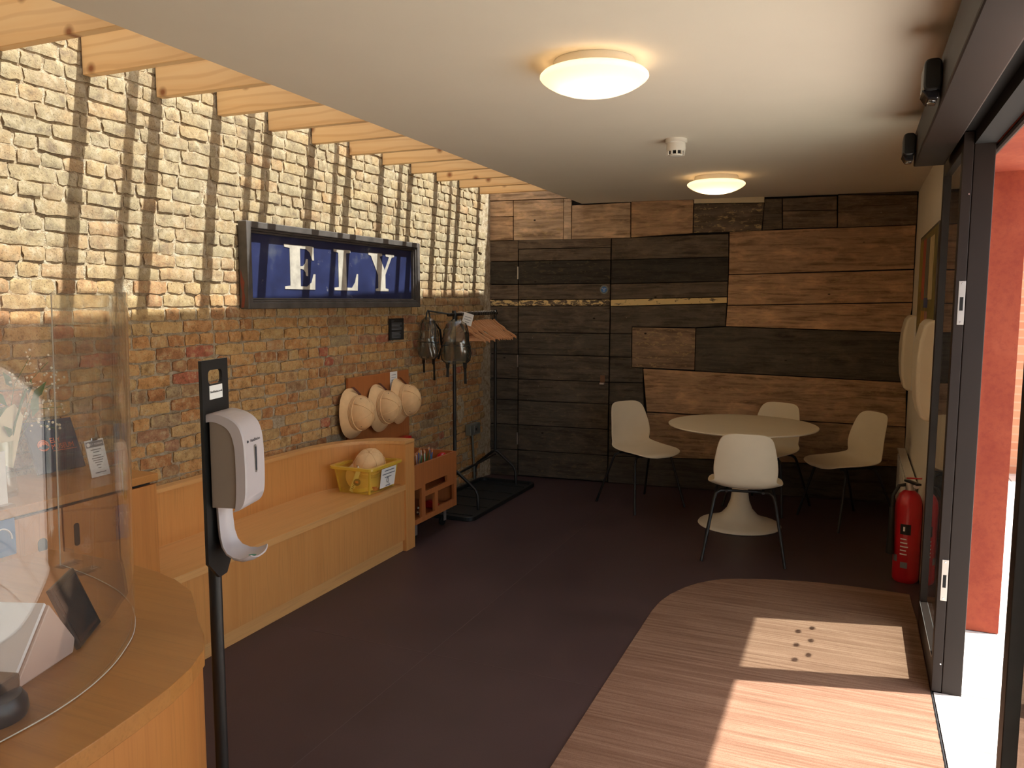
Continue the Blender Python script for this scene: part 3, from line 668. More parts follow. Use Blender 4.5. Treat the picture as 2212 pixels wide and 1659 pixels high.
outer2 = [(-2.583, 4.412)]+arcpts(-2.60, 3.83, .438, PI/2, PI, 12, .583)+[(-3.038, 3.3), (-3.038, 2.375)]
MB().prism(loc(inner2+outer2), .695, .715).build('top_rail', M['beech_y'], bn, smooth=25)
MB().prism(loc([(-2.585, 2.375), (-2.585, 4.3), (-2.60, 4.30)]+[(x+.0, y) for x, y in arcpts(-2.585, 3.80, .402, PI/2, PI, 12, .502)]+[(-2.987, 2.375)]), .402, .437).build('seat', M['beech_y'], bn, bevel=.002)
MB().box((.185, -.925, .075), (.205, 1.0, .402)).build('front_panel', M['beech_z'], bn)
MB().box((.165, -.925, 0), (.19, 1.0, .075)).build('plinth', M['beech_y'], bn)
MB().box((-.03, 1.0, 0), (.217, 1.11, .70)).build('end_panel', M['beech_z'], bn, bevel=.002)

# ------------------------------------------------------------------ low cupboard behind the desk
cb = thing('cupboard', 'beech cupboard with slotted doors against the brick wall behind the desk', 'cupboard', (-2.81, 1.55, 0))
MB().box((-.225, -.75, 0), (.19, .80, .858)).build('carcass', M['desk'], cb)
MB().box((-.235, -.75, .868), (.225, .812, .90)).build('worktop', M['desk_top'], cb, bevel=.003)
MB().box((-.22, -.74, .856), (.20, .79, .869)).build('shadow_gap', M['dark'], cb)
for a, b, hy, hz0, hz1, hw in ((-.745, .384, .305, .715, .765, .035), (.390, .62, .44, .70, .785, .022), (.626, .81, None, 0, 0, 0)):
    d = MB().box((.192, a, .06), (.214, b, .855)).build('door', M['desk'], cb, bevel=.0015)
    if hy: MB().prism(rrect(hy-hw/2, hz0, hy+hw/2, hz1, hw*.45), .2135, .2155, 'x').build('handle_slot', M['dark'], d)
tag(MB().box((-2.585, 1.63, .745), (-2.578, 1.748, .868)).build('notice_panel', M['bluepanel']), 'blue notice on cupboard door at far left', 'notice')
ar = MB(); ar.tube([(-2.577, 1.70+.035*math.cos(t*.25), .80+.04*math.sin(t*.25)) for t in range(0, 14)], .003, 5).build('white_arc', M['paper'], bpy.data.objects['notice_panel'])

# items on the cupboard
bk = thing('presentation_book', 'navy board printed with an orange emblem leaning on the cupboard', 'book', (-2.895, 2.175, .90))
b0, b1, t0, t1 = Vector((-2.902, 2.076, .92)), Vector((-2.889, 2.274, .92)), Vector((-2.985, 2.085, 1.115)), Vector((-2.972, 2.284, 1.115))
O2 = Vector((-2.895, 2.175, .90)); xd = (b1-b0).normalized(); yd = (t0-b0).normalized(); nn = xd.cross(yd).normalized()
W_, H_ = (b1-b0).length, .215
fm = frame_mat(b0-O2, xd, yd)
MB().box((0, 0, -.014), (W_, H_, 0)).xf(fm).build('cover', M['navy'], bk, bevel=.0015)
MB().box((W_*.3, -.016, -.016), (W_*.62, .0, .012)).xf(fm).build('clear_foot', M['acrylic'], bk)
fx = frame_mat(b0-O2+nn*.0006, xd, yd)
em = MB().lathe([(.0005, 0), (.0235, 0), (.0235, .0006), (.0005, .0006)], 26).xf(fx @ Matrix.Translation((.052, .112, 0))).build('emblem', M['orange'], bk)
hill = [(-.0235, 0), (-.016, .006), (-.008, .006), (-.004, .012), (.002, .009), (.010, .012), (.016, .004), (.0235, 0), (.018, -.004), (0, -.008), (-.018, -.004)]
MB().prism([(x, y-.008) for x, y in hill], .0006, .0011).xf(fx @ Matrix.Translation((.052, .112, 0))).build('emblem_line', M['navy'], em)
MB().ringprism([(.0185*math.cos(t*PI/10), .0185*math.sin(t*PI/10)) for t in range(20)], [(.0172*math.cos(t*PI/10), .0172*math.sin(t*PI/10)) for t in range(20)], .0006, .0011).xf(fx @ Matrix.Translation((.052, .112, 0))).build('emblem_ring', M['navy'], em)
text('lettering', 'ELY', .03, M['orange'], bk, fx @ Matrix.Translation((.082, .127, 0)), 'LEFT', xscale=.95)
text('lettering', 'MUSEUM', .03, M['orange'], bk, fx @ Matrix.Translation((.082, .100, 0)), 'LEFT', xscale=.80)
MB().box((.084, .083, 0), (.186, .0855, .0006)).xf(fx).build('strapline', M['orange'], bk)

cd = thing('price_card', 'narrow white printed card on clipboard standing beside the navy board', 'card', (-2.74, 2.22, .90))
O3 = Vector((-2.74, 2.22, .90)); c0, c1, c2 = Vector((-2.733, 2.176, .902)), Vector((-2.74, 2.265, .902)), Vector((-2.765, 2.182, 1.045))
xd = (c1-c0).normalized(); yd = (c2-c0).normalized(); fm = frame_mat(c0-O3, xd, yd); nn = xd.cross(yd).normalized()
MB().box((0, 0, -.004), (.09, .148, 0)).xf(fm).build('board', M['paper'], cd)
MB().box((.004, -.0, -.05), (.086, .004, -.004)).xf(fm).build('foot', M['acrylic'], cd)
MB().box((.003, .118, 0), (.087, .142, .0006)).xf(fm).build('header_band', M['ink'], cd)
text('lettering', 'ELY MUSEUM', .0105, M['paper'], cd, fm @ Matrix.Translation((.052, .130, .0007)))
MB().lathe([(.0005, 0), (.008, 0), (.008, .0006), (.0005, .0006)], 16).xf(fm @ Matrix.Translation((.013, .130, .0007))).build('emblem', M['paper'], cd)
rows = [(.02, .07, .108), (.03, .06, .098), (.025, .065, .084), (.018, .074, .074), (.022, .07, .065), (.028, .064, .056), (.034, .056, .046), (.038, .052, .034), (.02, .072, .016)]
lines_block(MB(), fm, rows, .0035).build('printed_lines', M['ink'], cd)
MB().box((.03, .143, -.006), (.06, .156, .006)).xf(fm).build('clip', M['chrome'], cd, bevel=.002)

# bouquet in a vase
bq = thing('bouquet', 'bunch of cream and lilac flowers with sprays in a vase behind the screen', 'flowers', (-2.78, 1.85, .90))
MB().lathe([(.001, 0), (.045, 0), (.05, .02), (.04, .12), (.045, .2), (.042, .2), (.037, .12), (.045, .02), (.001, .012)], 24).build('vase', M['glass'], bq, smooth=True)
rf = random.Random(4); stems = MB()
def fl_pt(): return Vector((rf.uniform(-.05, .08), rf.uniform(-.10, .10), rf.uniform(.28, .42)))
for k in range(7):
    p = fl_pt(); stems.tube([(0, 0, .03), p*.55+Vector((0, 0, .05)), p], .0025, 5)
    fb_ = MB(); n = 11
    for j in range(n*2):
        a = 2*PI*j/n+(.3 if j >= n else 0); L = .034 if j < n else .022; el = .3 if j < n else .8
        d = Vector((math.cos(a)*math.cos(el), math.sin(a)*math.cos(el), math.sin(el))); sdv = d.cross(Vector((0, 0, 1))).normalized()*.006
        fb_.add([p, p+d*L*.6+sdv, p+d*L, p+d*L*.6-sdv], [(0, 1, 2, 3)])
    fb_.ball(p+Vector((0, 0, .004)), .007, 7, 4)
    fb_.build('flower', M['petal'] if k % 3 else M['lilacpetal'], bq)
dots = MB()
for sy, sz, yy, zz in ((.02, .4, .17, .47), (.03, .42, .20, .40), (.02, .35, .21, .30), (.0, .4, .1, .50), (.04, .3, .18, .22)):
    tip = Vector((.03+rf.uniform(-.02, .03), yy, zz)); base = Vector((0, sy*.3, .1)); mid = (base+tip)/2+Vector((0, 0, .10))
    stems.tube([base, mid, tip], .0012, 4)
    for j in range(16):
        t_ = .45+.55*rf.random(); q = base.lerp(mid, min(1, t_*2)) if t_ < .5 else mid.lerp(tip, (t_-.5)*2)
        q = q+Vector((rf.uniform(-.03, .03), rf.uniform(-.03, .03), rf.uniform(-.035, .035))); dots.ball(q, rf.uniform(.003, .0055), 6, 4)
dots.build('spray', M['petal'], bq)['kind'] = 'stuff'; stems.build('stems', M['green'], bq)
lf = MB()
for k in range(9):
    p = Vector((rf.uniform(-.03, .05), rf.uniform(-.08, .12), rf.uniform(.2, .4))); d = Vector((rf.uniform(-.3, .5), rf.uniform(-.6, .8), .5)).normalized(); sdv = d.cross(Vector((1, 0, .2))).normalized()*.016
    lf.add([p, p+d*.04+sdv, p+d*.09, p+d*.04-sdv, p+d*.04+Vector((.004, 0, 0))], [(0, 1, 4), (1, 2, 4), (2, 3, 4), (3, 0, 4)])
lf.build('leaves', M['green'], bq)
MB().prism([(-.02, .12), (.02, .10), (.07, .28), (.04, .33), (-.03, .30)], .03, .033, 'x').build('wrap', M['wrap'], bq)
ldh = thing('leaflet_rack', 'clear rack of white and red leaflets at the far left on the cupboard', 'leaflet rack', (-2.66, 1.70, .90))
MB().box((-.06, -.07, 0), (.06, .07, .01)).build('base', M['acrylic'], ldh)
for k, (mm, y0, hh) in enumerate((('paper', -.06, .19), ('red', -.05, .14), ('bluepanel', -.055, .25))):
    MB().box((.03-.035*k, y0, .01), (.034-.035*k, .062-.01*k, hh)).build('leaflet', M[mm], ldh)

# ------------------------------------------------------------------ reception desk
dk = thing('reception_desk', 'curved beech reception desk in the left foreground', 'desk', (-1.8, .9, 0))
O4 = Vector((-1.8, .9, 0)); DZ = .78
edge = [(-1.255, -1.2), (-1.256, .80), (-1.262, .9), (-1.272, 1.0), (-1.287, 1.1), (-1.307, 1.2), (-1.336, 1.29), (-1.378, 1.37), (-1.440, 1.434), (-1.526, 1.500), (-1.607, 1.572), (-1.70, 1.65), (-1.81, 1.70), (-1.92, 1.732), (-2.03, 1.747), (-2.15, 1.755), (-2.27, 1.757), (-2.42, 1.75)]
back = [(-2.44, 1.5), (-2.38, 1.25), (-2.22, 1.0), (-2.08, .75), (-2.02, .4), (-2.02, -1.2)]
def inset(pts, d):
    out = []
    for i, p in enumerate(pts):
        a = Vector(pts[max(0, i-1)]); b = Vector(pts[min(len(pts)-1, i+1)]); t = (b-a).normalized(); n = Vector((-t.y, t.x)); out.append((p[0]+n.x*d, p[1]+n.y*d))
    return out
def L4(p): return [(x-O4.x, y-O4.y) for x, y in p]
MB().prism(L4(edge+back), DZ-.04, DZ).build('worktop', M['desk_top'], dk, bevel=.002)
e1 = inset(edge, .006); e2 = inset(edge, .035)
MB().prism(L4(e1+e2[::-1]), .08, DZ-.04).build('curved_front', M['desk'], dk, smooth=20)
e3 = inset(edge, .04); MB().prism(L4(e3+inset(edge, .06)[::-1]), 0, .08).build('plinth', M['dark'], dk)
MB().box((-.4, -1.9, .05), (.2, -.1, .70)).build('pedestal', M['desk'], dk)

# clear curved screen on the desk
sc_ = thing('sneeze_screen', 'tall curved clear acrylic screen standing on the reception desk', 'screen', (-1.7, 1.2, DZ))
O5 = Vector((-1.7, 1.2, 0))
sp = [(-1.425, .35), (-1.425, .6), (-1.425, .8), (-1.426, .92), (-1.43, 1.0), (-1.441, 1.067), (-1.463, 1.14), (-1.497, 1.215), (-1.54, 1.285), (-1.60, 1.365), (-1.68, 1.44), (-1.77, 1.505), (-1.88, 1.56), (-2.0, 1.60), (-2.11, 1.627), (-2.229, 1.651)]
def smooth_path(p, n=4):
    out = []
    for i in range(len(p)-1):
        a, b, c, d = [Vector((*p[max(0, min(len(p)-1, k))], 0)) for k in (i-1, i, i+1, i+2)]
        for j in range(n):
            t = j/n; q = .5*((2*b)+(-a+c)*t+(2*a-5*b+4*c-d)*t*t+(-a+3*b-3*c+d)*t**3); out.append((q.x, q.y))
    return out+[p[-1]]
spp = smooth_path(sp, 4); spi = inset(spp, .006)
def L5(p): return [(x-O5.x, y-O5.y) for x, y in p]
MB().prism(L5(spp+spi[::-1]), .003, .838).build('acrylic_sheet', M['acrylic'], sc_, smooth=35)
MB().tube([(x-O5.x, y-O5.y, .003) for x, y in spp], .0014, 5).build('polished_edge_glow', M['acrylic_edge_glow'], sc_)  # bright line of the lit edge, painted as a pale strip
MB().tube([(-2.2305-O5.x, 1.648-O5.y, .003), (-2.2305-O5.x, 1.648-O5.y, .836)], .0022, 5).build('polished_edge_glow', M['acrylic_edge_glow'], sc_)
for (x, y) in ((-2.215, 1.665), (-2.11, 1.645)):
    MB().box((x-O5.x-.02, y-O5.y-.035, 0), (x-O5.x+.02, y-O5.y+.035, .006)).box((x-O5.x-.018, y-O5.y-.001, .006), (x-O5.x+.018, y-O5.y+.006, .05)).build('foot_clip', M['acrylic'], sc_)

for ch_ in sc_.children:
    for v_ in ch_.data.vertices: v_.co.x += .028*v_.co.z/.84
# till terminal, customer display and card reader
tl = thing('till_terminal', 'pale wedge shaped till terminal behind the clear screen', 'till', (-1.66, 1.14, DZ))
O6 = Vector((-1.66, 1.14, 0)); A = Vector((-1.585, 1.05, .782)); B = Vector((-1.642, 1.234, .782)); Cc = Vector((-1.644, 1.242, .814)); D = Vector((-1.621, 1.166, .926))
ex = Vector((-.13, -.05, 0))
def r6(p): return p-O6-Vector((0, 0, DZ))
MB().hexa([r6(q) for q in (A, B, Cc, D)], [r6(q+ex) for q in (A, B, Cc, D)]).build('body', M['wedge'], tl, bevel=.004)
n_ = Vector((-.002, -.004, .006))
A2, D2 = A.lerp(D, .03), A.lerp(D, .97)
MB().hexa([r6(q+n_) for q in (A2, D2, D2+ex, A2+ex)], [r6(q+n_*1.8) for q in (A2, D2, D2+ex, A2+ex)]).build('top_reflection', M['wedgetop'], tl)  # top face painted paler, the reflection over it put into its colour
cdp = thing('customer_display', 'black framed tablet display leaning against the pale till', 'display', (-1.70, 1.30, DZ))
O7 = Vector((-1.70, 1.30, DZ)); T3 = Vector((-1.641, 1.252, .784)); T2 = Vector((-1.733, 1.384, .784)); T4 = Vector((-1.700, 1.236, .930)); T1 = T4+(T2-T3)
xd = (T2-T3).normalized(); yd = (T4-T3).normalized(); fm = frame_mat(T3-O7, xd, yd); Wd, Hd = (T2-T3).length, (T4-T3).length
MB().box((0, 0, -.012), (Wd, Hd, 0)).xf(fm).build('tablet_frame', M['blackplastic'], cdp, bevel=.003)
MB().box((.012, .012, 0), (Wd-.012, Hd-.012, .001)).xf(fm).build('display_glass', M['screenglass'], cdp)
MB().box((.012, .012, -.0135), (Wd-.012, Hd-.012, -.012)).xf(fm).build('back_plate', M['screenglass'], cdp)
cr = thing('card_reader', 'black rounded card reader stand at the bottom left of the desk', 'card reader', (-1.53, .965, DZ))
MB().lathe([(.001, 0), (.062, 0), (.066, .01), (.064, .03), (.055, .045), (.03, .052), (.001, .053)], 36).build('base', M['blackplastic'], cr, smooth=True)
MB().box((-.03, -.07, .04), (.03, .05, .075)).xf(Matrix.Rotation(.3, 4, 'Z')).build('reader_body', M['blackplastic'], cr, bevel=.008)
MB().box((-.022, -.055, .0755), (.022, -.01, .077)).xf(Matrix.Rotation(.3, 4, 'Z')).build('keypad', M['screenglass'], cr)
mo = thing('till_monitor', 'black till monitor at the left edge beside the pale till', 'monitor', (-1.80, 1.02, DZ))
MB().box((-.11, -.06, 0), (.05, .06, .02)).build('base', M['blackplastic'], mo, bevel=.004)
MB().box((-.05, -.015, .02), (-.02, .015, .12)).build('stem', M['blackplastic'], mo)
MB().box((-.14, -.012, .03), (.045, .012, .19)).build('panel', M['blackplastic'], mo, bevel=.005)
MB().box((-.13, -.0135, .04), (.035, -.012, .18)).build('screen', M['screenglass'], mo)

# ------------------------------------------------------------------ hand sanitiser station
ss = thing('sanitiser_stand', 'black sanitiser stand with white dispenser beside the reception desk', 'sanitiser stand', (-1.452, 1.509, 0), math.radians(16))
pan = rrect(-.065, .955, .065, 1.455, .008)
hole = rrect(-.035, 1.395, .035, 1.430, .012)
mbp = MB(); nn_ = len(pan)
MB().ringprism(rrect(-.065, 1.3595, .065, 1.455, .0015), hole, -.004, .004, 'x').build('top_plate', M['black'], ss)
MB().prism([(-.065, 1.0), (.065, 1.0), (.065, 1.36), (-.065, 1.36)], -.004, .004, 'x').build('back_plate', M['black'], ss)
MB().prism([(-.012, .905), (.026, .905), (.065, .955), (.065, 1.0), (-.065, 1.0), (-.065, .955)], -.004, .004, 'x').build('lower_plate', M['black'], ss)
MB().tube([(-.021, .010, .010), (-.021, .010, .99)], .016, 16).build('post', M['black'], ss, smooth=True)
MB().box((-.02, -.14, 0), (.26, .14, .012)).build('base_plate', M['black'], ss, bevel=.003)
st = MB().box((.0042, -.032, 1.358), (.005, .032, 1.392)).build('sticker', M['paper'], ss)
text('lettering', 'HandStation.co.uk', .0082, M['darkink'], st, frame_mat((.0056, 0, 1.376), (0, 1, 0), (0, 0, 1)))
prof = [(.005, 1.088), (.072, 1.088), (.084, 1.094), (.094, 1.108), (.099, 1.13), (.100, 1.18), (.099, 1.24), (.095, 1.272), (.086, 1.295), (.07, 1.311), (.045, 1.322), (.02, 1.326), (.005, 1.322)]
def scale_prof(p, d):
    cx, cz = .045, 1.2; return [(cx+(x-cx)*(1-d/.05), cz+(z_-cz)*(1-d/.12)) for x, z_ in p]
dp = MB().prism(scale_prof(prof, .006), -.050, .050, 'y').build('dispenser_body', M['taupe'], ss, bevel=.002)
front = [(.07, 1.086), (.084, 1.092), (.095, 1.106), (.101, 1.13), (.1025, 1.18), (.101, 1.24), (.097, 1.273), (.088, 1.297), (.071, 1.3135), (.045, 1.3245), (.02, 1.3285), (.003, 1.325)]
inn = [(.064, 1.086), (.070, 1.09), (.073, 1.106), (.075, 1.13), (.076, 1.18), (.075, 1.235), (.071, 1.262), (.064, 1.281), (.053, 1.294), (.035, 1.3035), (.018, 1.3075), (.003, 1.305)]
front = smooth_path(front, 4); inn = smooth_path(inn, 4)
ringc = []
for a, b in zip(front, inn):
    q = lambda f_, y_: (a[0]+(b[0]-a[0])*f_, y_, a[1]+(b[1]-a[1])*f_)
    ringc.append([q(.12, -.053), q(0, -.049), q(0, .049), q(.12, .053), q(1, .054), q(1, -.054)])
cvr = MB().loft(ringc, True, True)
cv = cvr.build('cover', M['lilac'], ss, smooth=35)
wdw = MB().prism(rrect(-.006, 1.175, .006, 1.245, .0055), .1015, .1035, 'x').build('level_window', M['steel'], ss)
MB().prism(rrect(-.0035, 1.18, .0035, 1.24, .003), .1035, .104, 'x').build('window_slot', M['darkink'], wdw)
text('lettering', 'HandStation', .0105, M['darkink'], ss, frame_mat((.1012, .004, 1.2575), (0, 1, 0), (-.09, 0, 1)))
MB().lathe([(.0004, 0), (.0035, 0), (.003, .0006), (.0004, .0006)], 10).xf(frame_mat((.1012, -.036, 1.2575), (0, 1, 0), (0, 0, 1))).build('drop_mark', M['darkink'], ss)
text('lettering', 'dispenso', .009, M['ink'], ss, frame_mat((.1018, .002, 1.120), (0, 0, 1), (0, -1, 0))) if False else None
tr = []
pth = [(.006, 1.095, .036), (.008, 1.05, .036), (.011, 1.015, .037), (.018, .988, .039), (.032, .968, .042), (.055, .957, .046), (.078, .955, .05), (.098, .961, .051), (.110, .968, .047)]
for i, (n0, z0, hw) in enumerate(pth):
    a = pth[max(0, i-1)]; b = pth[min(len(pth)-1, i+1)]; d = Vector((b[0]-a[0], 0, b[1]-a[1])).normalized(); nrm = Vector((-d.z, 0, d.x))*.0
    nrm = Vector((d.z, 0, -d.x))
    top = [(n0-nrm.x*(-.0)+(-nrm.x)*(.012*(abs(u)**3)), hw*u, z0-nrm.z*(.012*(abs(u)**3))) for u in (-1, -.75, -.4, 0, .4, .75, 1)]
    bot = [(x+nrm.x*.004, y, z_+nrm.z*.004) for x, y, z_ in top[::-1]]
    tr.append(top+bot)
dt = MB().loft(tr, True, True).build('catch_tray', M['lilac'], ss, smooth=60)
MB().lathe([(.0005, 0), (.012, 0), (.010, .0008), (.0005, .0008)], 12).xf(Matrix.Translation((.082, .012, .9585)) @ Matrix.Diagonal((1, .6, 1, 1))).build('gel_drip', plain('teal_gel', lin(60, 150, 130), .2), dt)

# ------------------------------------------------------------------ station sign
sg = thing('station_sign', 'large framed blue sign with white slab letters on the sunlit brick wall', 'sign', (XW+.012, 4.30, 1.785))
oy0, oy1, oz0, oz1 = -.915, .925, -.232, .238
def fr(d0, d1, x0, x1, name, mat):
    MB().ringprism([(oy0+d0, oz0+d0), (oy1-d0, oz0+d0), (oy1-d0, oz1-d0), (oy0+d0, oz1-d0)], [(oy0+d1, oz0+d1), (oy1-d1, oz0+d1), (oy1-d1, oz1-d1), (oy0+d1, oz1-d1)], x0, x1, 'x').build(name, mat, sg, bevel=.004)
fr(0, .036, -.006, .054, 'outer_frame', M['signframe'])
fr(.036, .048, -.002, .044, 'inner_moulding', M['signframe'])
fr(.048, .060, -.002, .030, 'inner_bead', M['signframe'])
MB().box((.0, oy0+.05, oz0+.05), (.012, oy1-.05, oz1-.05)).build('panel', M['signblue'], sg)
MB().prism([(.004, -.225), (.022, -.222), (.03, -.17), (.024, -.13), (.03, -.09), (.016, -.06), (.006, -.02), (.002, -.09), (.012, -.15)], oy0-.0012, oy0-.0002, 'y').build('paint_chip', M['redpaint'], sg)
Lt = {'E': ([(0,0),(.98,0),(1,.36),(.94,.36),(.86,.16),(.72,.07),(.5,.07),(.5,.47),(.60,.46),(.67,.40),(.69,.31),(.75,.31),(.75,.70),(.69,.70),(.67,.61),(.60,.54),(.50,.53),(.50,.93),(.70,.93),(.82,.86),(.90,.68),(.96,.68),(.95,1),(0,1),(0,.94),(.17,.92),(.17,.08),(0,.06)], 3.735, 4.02),
      'L': ([(0,0),(.97,0),(1,.42),(.94,.42),(.86,.2),(.74,.07),(.5,.07),(.5,.92),(.68,.94),(.68,1),(0,1),(0,.94),(.18,.92),(.18,.08),(0,.06)], 4.21, 4.475),
      'Y': ([(.26,0),(.76,0),(.76,.06),(.64,.08),(.64,.44),(.90,.92),(1,.94),(1,1),(.66,1),(.66,.94),(.80,.92),(.62,.56),(.42,.92),(.52,.94),(.52,1),(0,1),(0,.94),(.09,.92),(.36,.42),(.36,.08),(.26,.06)], 4.60, 4.925)}
for ch, (pts, ya, yb) in Lt.items():
    MB().prism([(ya+u*(yb-ya)-4.30, 1.665+v*.258-1.785) for u, v in pts], .012, .0145, 'x').build('letter', M['letter'], sg)

ip = thing('caption_panel', 'small black text panel on bricks under the blue sign', 'text panel', (XW+.008, 4.97, 1.395))
MB().box((0, -.098, -.077), (.006, .098, .077)).build('card', M['blackcard'], ip)
fm = frame_mat((.0062, 0, 0), (0, 1, 0), (0, 0, 1)); rr_ = random.Random(2)
lines_block(MB(), fm, [(-.07, -.035, .06)]+[(-.07, .062+rr_.uniform(-.02, .012), .045-.0092*k) for k in range(6)]+[(-.07, .055+rr_.uniform(-.03, .015), -.022-.0092*k) for k in range(5)], .0032).build('printed_lines', M['ink'], ip)

# ------------------------------------------------------------------ helmet board and helmets
hb = thing('helmet_board', 'warm beech board on the brick wall behind the hanging helmets', 'board', (XW+.008, 4.725, .85))
MB().box((0, -.385, -.30), (.018, .385, .243)).build('panel', M['beech_red'], hb, bevel=.002)
np_ = MB().box((.018, .125, .10), (.0188, .222, .243)).build('notice', M['paper'], hb)
fm = frame_mat((.0189, .174, .175), (0, 1, 0), (0, 0, 1))
lines_block(MB(), fm, [(-.03, .03, .045-.018*k) for k in range(6)], .003).build('printed_lines', M['ink'], np_)
for yy in (-.37, -.08, .18):
    MB().tube([(.018, yy+.0, .12), (.06, yy, .12), (.065, yy, .135)], .006, 8).build('peg', M['beech_red'], hb)
def helmet_parts(t):
    # crown axis +z, brim in the xy plane, front along +x
    n = 40
    def ring(sx, sy, z, front=0):
        return [(sx*math.cos(2*PI*k/n)+(front*max(0, math.cos(2*PI*k/n))), sy*math.sin(2*PI*k/n), z-(.022*(abs(math.cos(2*PI*k/n))**2) if sx > .125 else 0)) for k in range(n)]
    br = [ring(.110, .092, .012), ring(.125, .105, .004), ring(.145, .118, -.010), ring(.165, .134, -.024), ring(.166, .135, -.027), ring(.145, .118, -.015), ring(.122, .102, -.001), ring(.106, .089, .006)]
    MB().loft(br, True).build('brim', M['felt'], t, smooth=50)
    cr_ = [ring(.110, .092, .006), ring(.111, .093, .03), ring(.108, .090, .055), ring(.099, .083, .082), ring(.083, .07, .104), ring(.06, .05, .12), ring(.032, .027, .129), ring(.002, .002, .131)]
    c = MB().loft(cr_, True).build('crown', M['felt'], t, smooth=60)
    for i in range(3):
        z_ = .018+.011*i; s_ = 1.0
        MB().tube([(.1125*math.cos(2*PI*k/32), .0945*math.sin(2*PI*k/32), z_) for k in range(33)], .0042, 6, caps=False).build('band_fold', M['felt'], c, smooth=True)
    for a in (0, PI/3, 2*PI/3):
        seam = [(math.cos(a)*.112*math.cos(t_), math.sin(a)*.094*math.cos(t_), .05+.082*math.sin(t_)) for t_ in [PI*j/14 for j in range(15)]]
        MB().tube(seam, .0022, 5).build('seam', M['felt'], c)
    MB().ball((0, 0, .132), .009, 10, 6).build('button', M['felt'], c, smooth=True)
    for a in (.5, -.5, PI-.5, PI+.5):
        MB().lathe([(.0003, 0), (.0035, 0), (.003, .001), (.0003, .001)], 8).xf(Matrix.Translation((.102*math.cos(a), .086*math.sin(a), .075)) @ Matrix.Rotation(a, 4, 'Z') @ Matrix.Rotation(1.2, 4, 'Y')).build('eyelet', M['dark'], c)
    _ = [(.105, -.02, -.006), (.145, -.03, -.004), (.168, -.012, -.022), (.172, .012, -.030)]
    MB().loft([[(x, y-.012, z_+.005), (x, y+.012, z_+.005), (x, y+.012, z_), (x, y-.012, z_)] for x, y, z_ in [(.112, -.030, .010), (.128, -.024, .004), (.148, -.014, -.012), (.167, .0, -.0245), (.1715, .004, -.028)]], True, True).build('chin_strap', M['strap'], t)
def place_axes(o, origin, xd, zd):
    x = Vector(xd).normalized(); zz = Vector(zd).normalized(); y = zz.cross(x).normalized(); x = y.cross(zz)
    m = Matrix((x, y, zz)).transposed().to_4x4(); m.translation = origin; o.matrix_world = m
h0 = thing('pith_helmet', 'leftmost cream sun helmet hanging on the board', 'helmet', group='sun helmets for dressing up')
helmet_parts(h0)
h1 = dup(h0); h1['label'] = 'middle cream sun helmet of the three hanging on the board'
h2 = dup(h0); h2['label'] = 'rightmost cream sun helmet hanging under the white notice'
h3 = dup(h0); h3['label'] = 'cream sun helmet lying in the yellow tub on the bench'
place_axes(h0, (-2.972, 4.335, .868), (.06, .12, 1), (1, -.10, .10))
place_axes(h1, (-2.962, 4.645, .868), (.10, .16, 1), (1, -.05, .14))
place_axes(h2, (-2.965, 4.915, .885), (.10, .25, 1), (1, .06, .12))
place_axes(h3, (-2.745, 4.13, .555), (-.15, 1, .26), (.30, -.34, .9))

# ------------------------------------------------------------------ yellow tub on the bench with its contents
tb = thing('storage_tub', 'translucent yellow plastic tub on the bench seat with a paper notice', 'tub', (-2.745, 4.105, .437))
def rr(hx, hy, z, r=.03): return [(x, y, z) for x, y in rrect(-hx, -hy, hx, hy, r, 4)]
MB().loft([rr(.112, .142, .0), rr(.113, .143, .004), rr(.133, .165, .158), rr(.130, .162, .158), rr(.110, .140, .004), rr(.02, .03, .004, .01)], True, False).build('tub_wall', M['yellowtub'], tb, smooth=40)
MB().ringprism(rrect(-.156, -.186, .156, .186, .035, 4), rrect(-.130, -.162, .130, .162, .03, 4), .150, .168).build('rim', M['yellowrim'], tb, bevel=.003)
for sx, sy in ((1, -1), (1, 1), (-1, -1)):
    MB().tube([(.113*sx-.01*sx, .143*sy-.012*sy, .002), (.133*sx-.01*sx, .165*sy-.012*sy, .152)], .008, 6).build('corner_rib', M['yellowrim'], tb)
nt_ = MB().hexa([(.123, -.05, .02), (.123, .115, .02), (.141, .115, .142), (.141, -.05, .142)], [(.125, -.05, .02), (.125, .115, .02), (.143, .115, .142), (.143, -.05, .142)]).build('notice', M['paper'], tb)
fm = frame_mat((.1355, .0325, .081), (0, 1, 0), (.145, 0, 1))
lines_block(MB(), fm, [(-.05, .06, .045), (-.07, .07, .024), (-.04, .035, .003), (-.02, .03, -.052)], .006).build('printed_lines', M['ink'], nt_)
mg = MB(); mg.ringprism([(.012*math.cos(t*PI/8)-.005, .016*math.sin(t*PI/8)-.018) for t in range(16)], [(.0095*math.cos(t*PI/8)-.005, .0135*math.sin(t*PI/8)-.018) for t in range(16)], 0, .0008).xf(fm); mg.add([fm @ Vector(q) for q in ((.003, -.03, .0008), (.006, -.032, .0008), (.02, -.045, .0008), (.017, -.048, .0008))], [(0, 1, 2, 3)]); mg.build('magnifier_icon', M['darkink'], nt_)
gb = tag(MB().box((-2.735, 4.10, .445), (-2.655, 4.13, .575)).xf(Matrix.Identity(4)).build('green_book', M['darkgreen'], bevel=.003), 'dark green book standing inside the yellow tub', 'book')
MB().lathe([(.038, 0), (.046, 0), (.046, .022), (.038, .022), (.038, 0)], 32, (-2.74, 4.02, .443)).build('tape_ring', M['ring'], smooth=True)
tag(bpy.data.objects['tape_ring'], 'cream plastic ring lying flat in the yellow tub', 'ring')
tag(MB().box((-2.67, 4.045, .443), (-2.645, 4.085, .468)).build('red_block', M['red'], bevel=.004), 'small red block at bottom of yellow tub beside the notice', 'block')
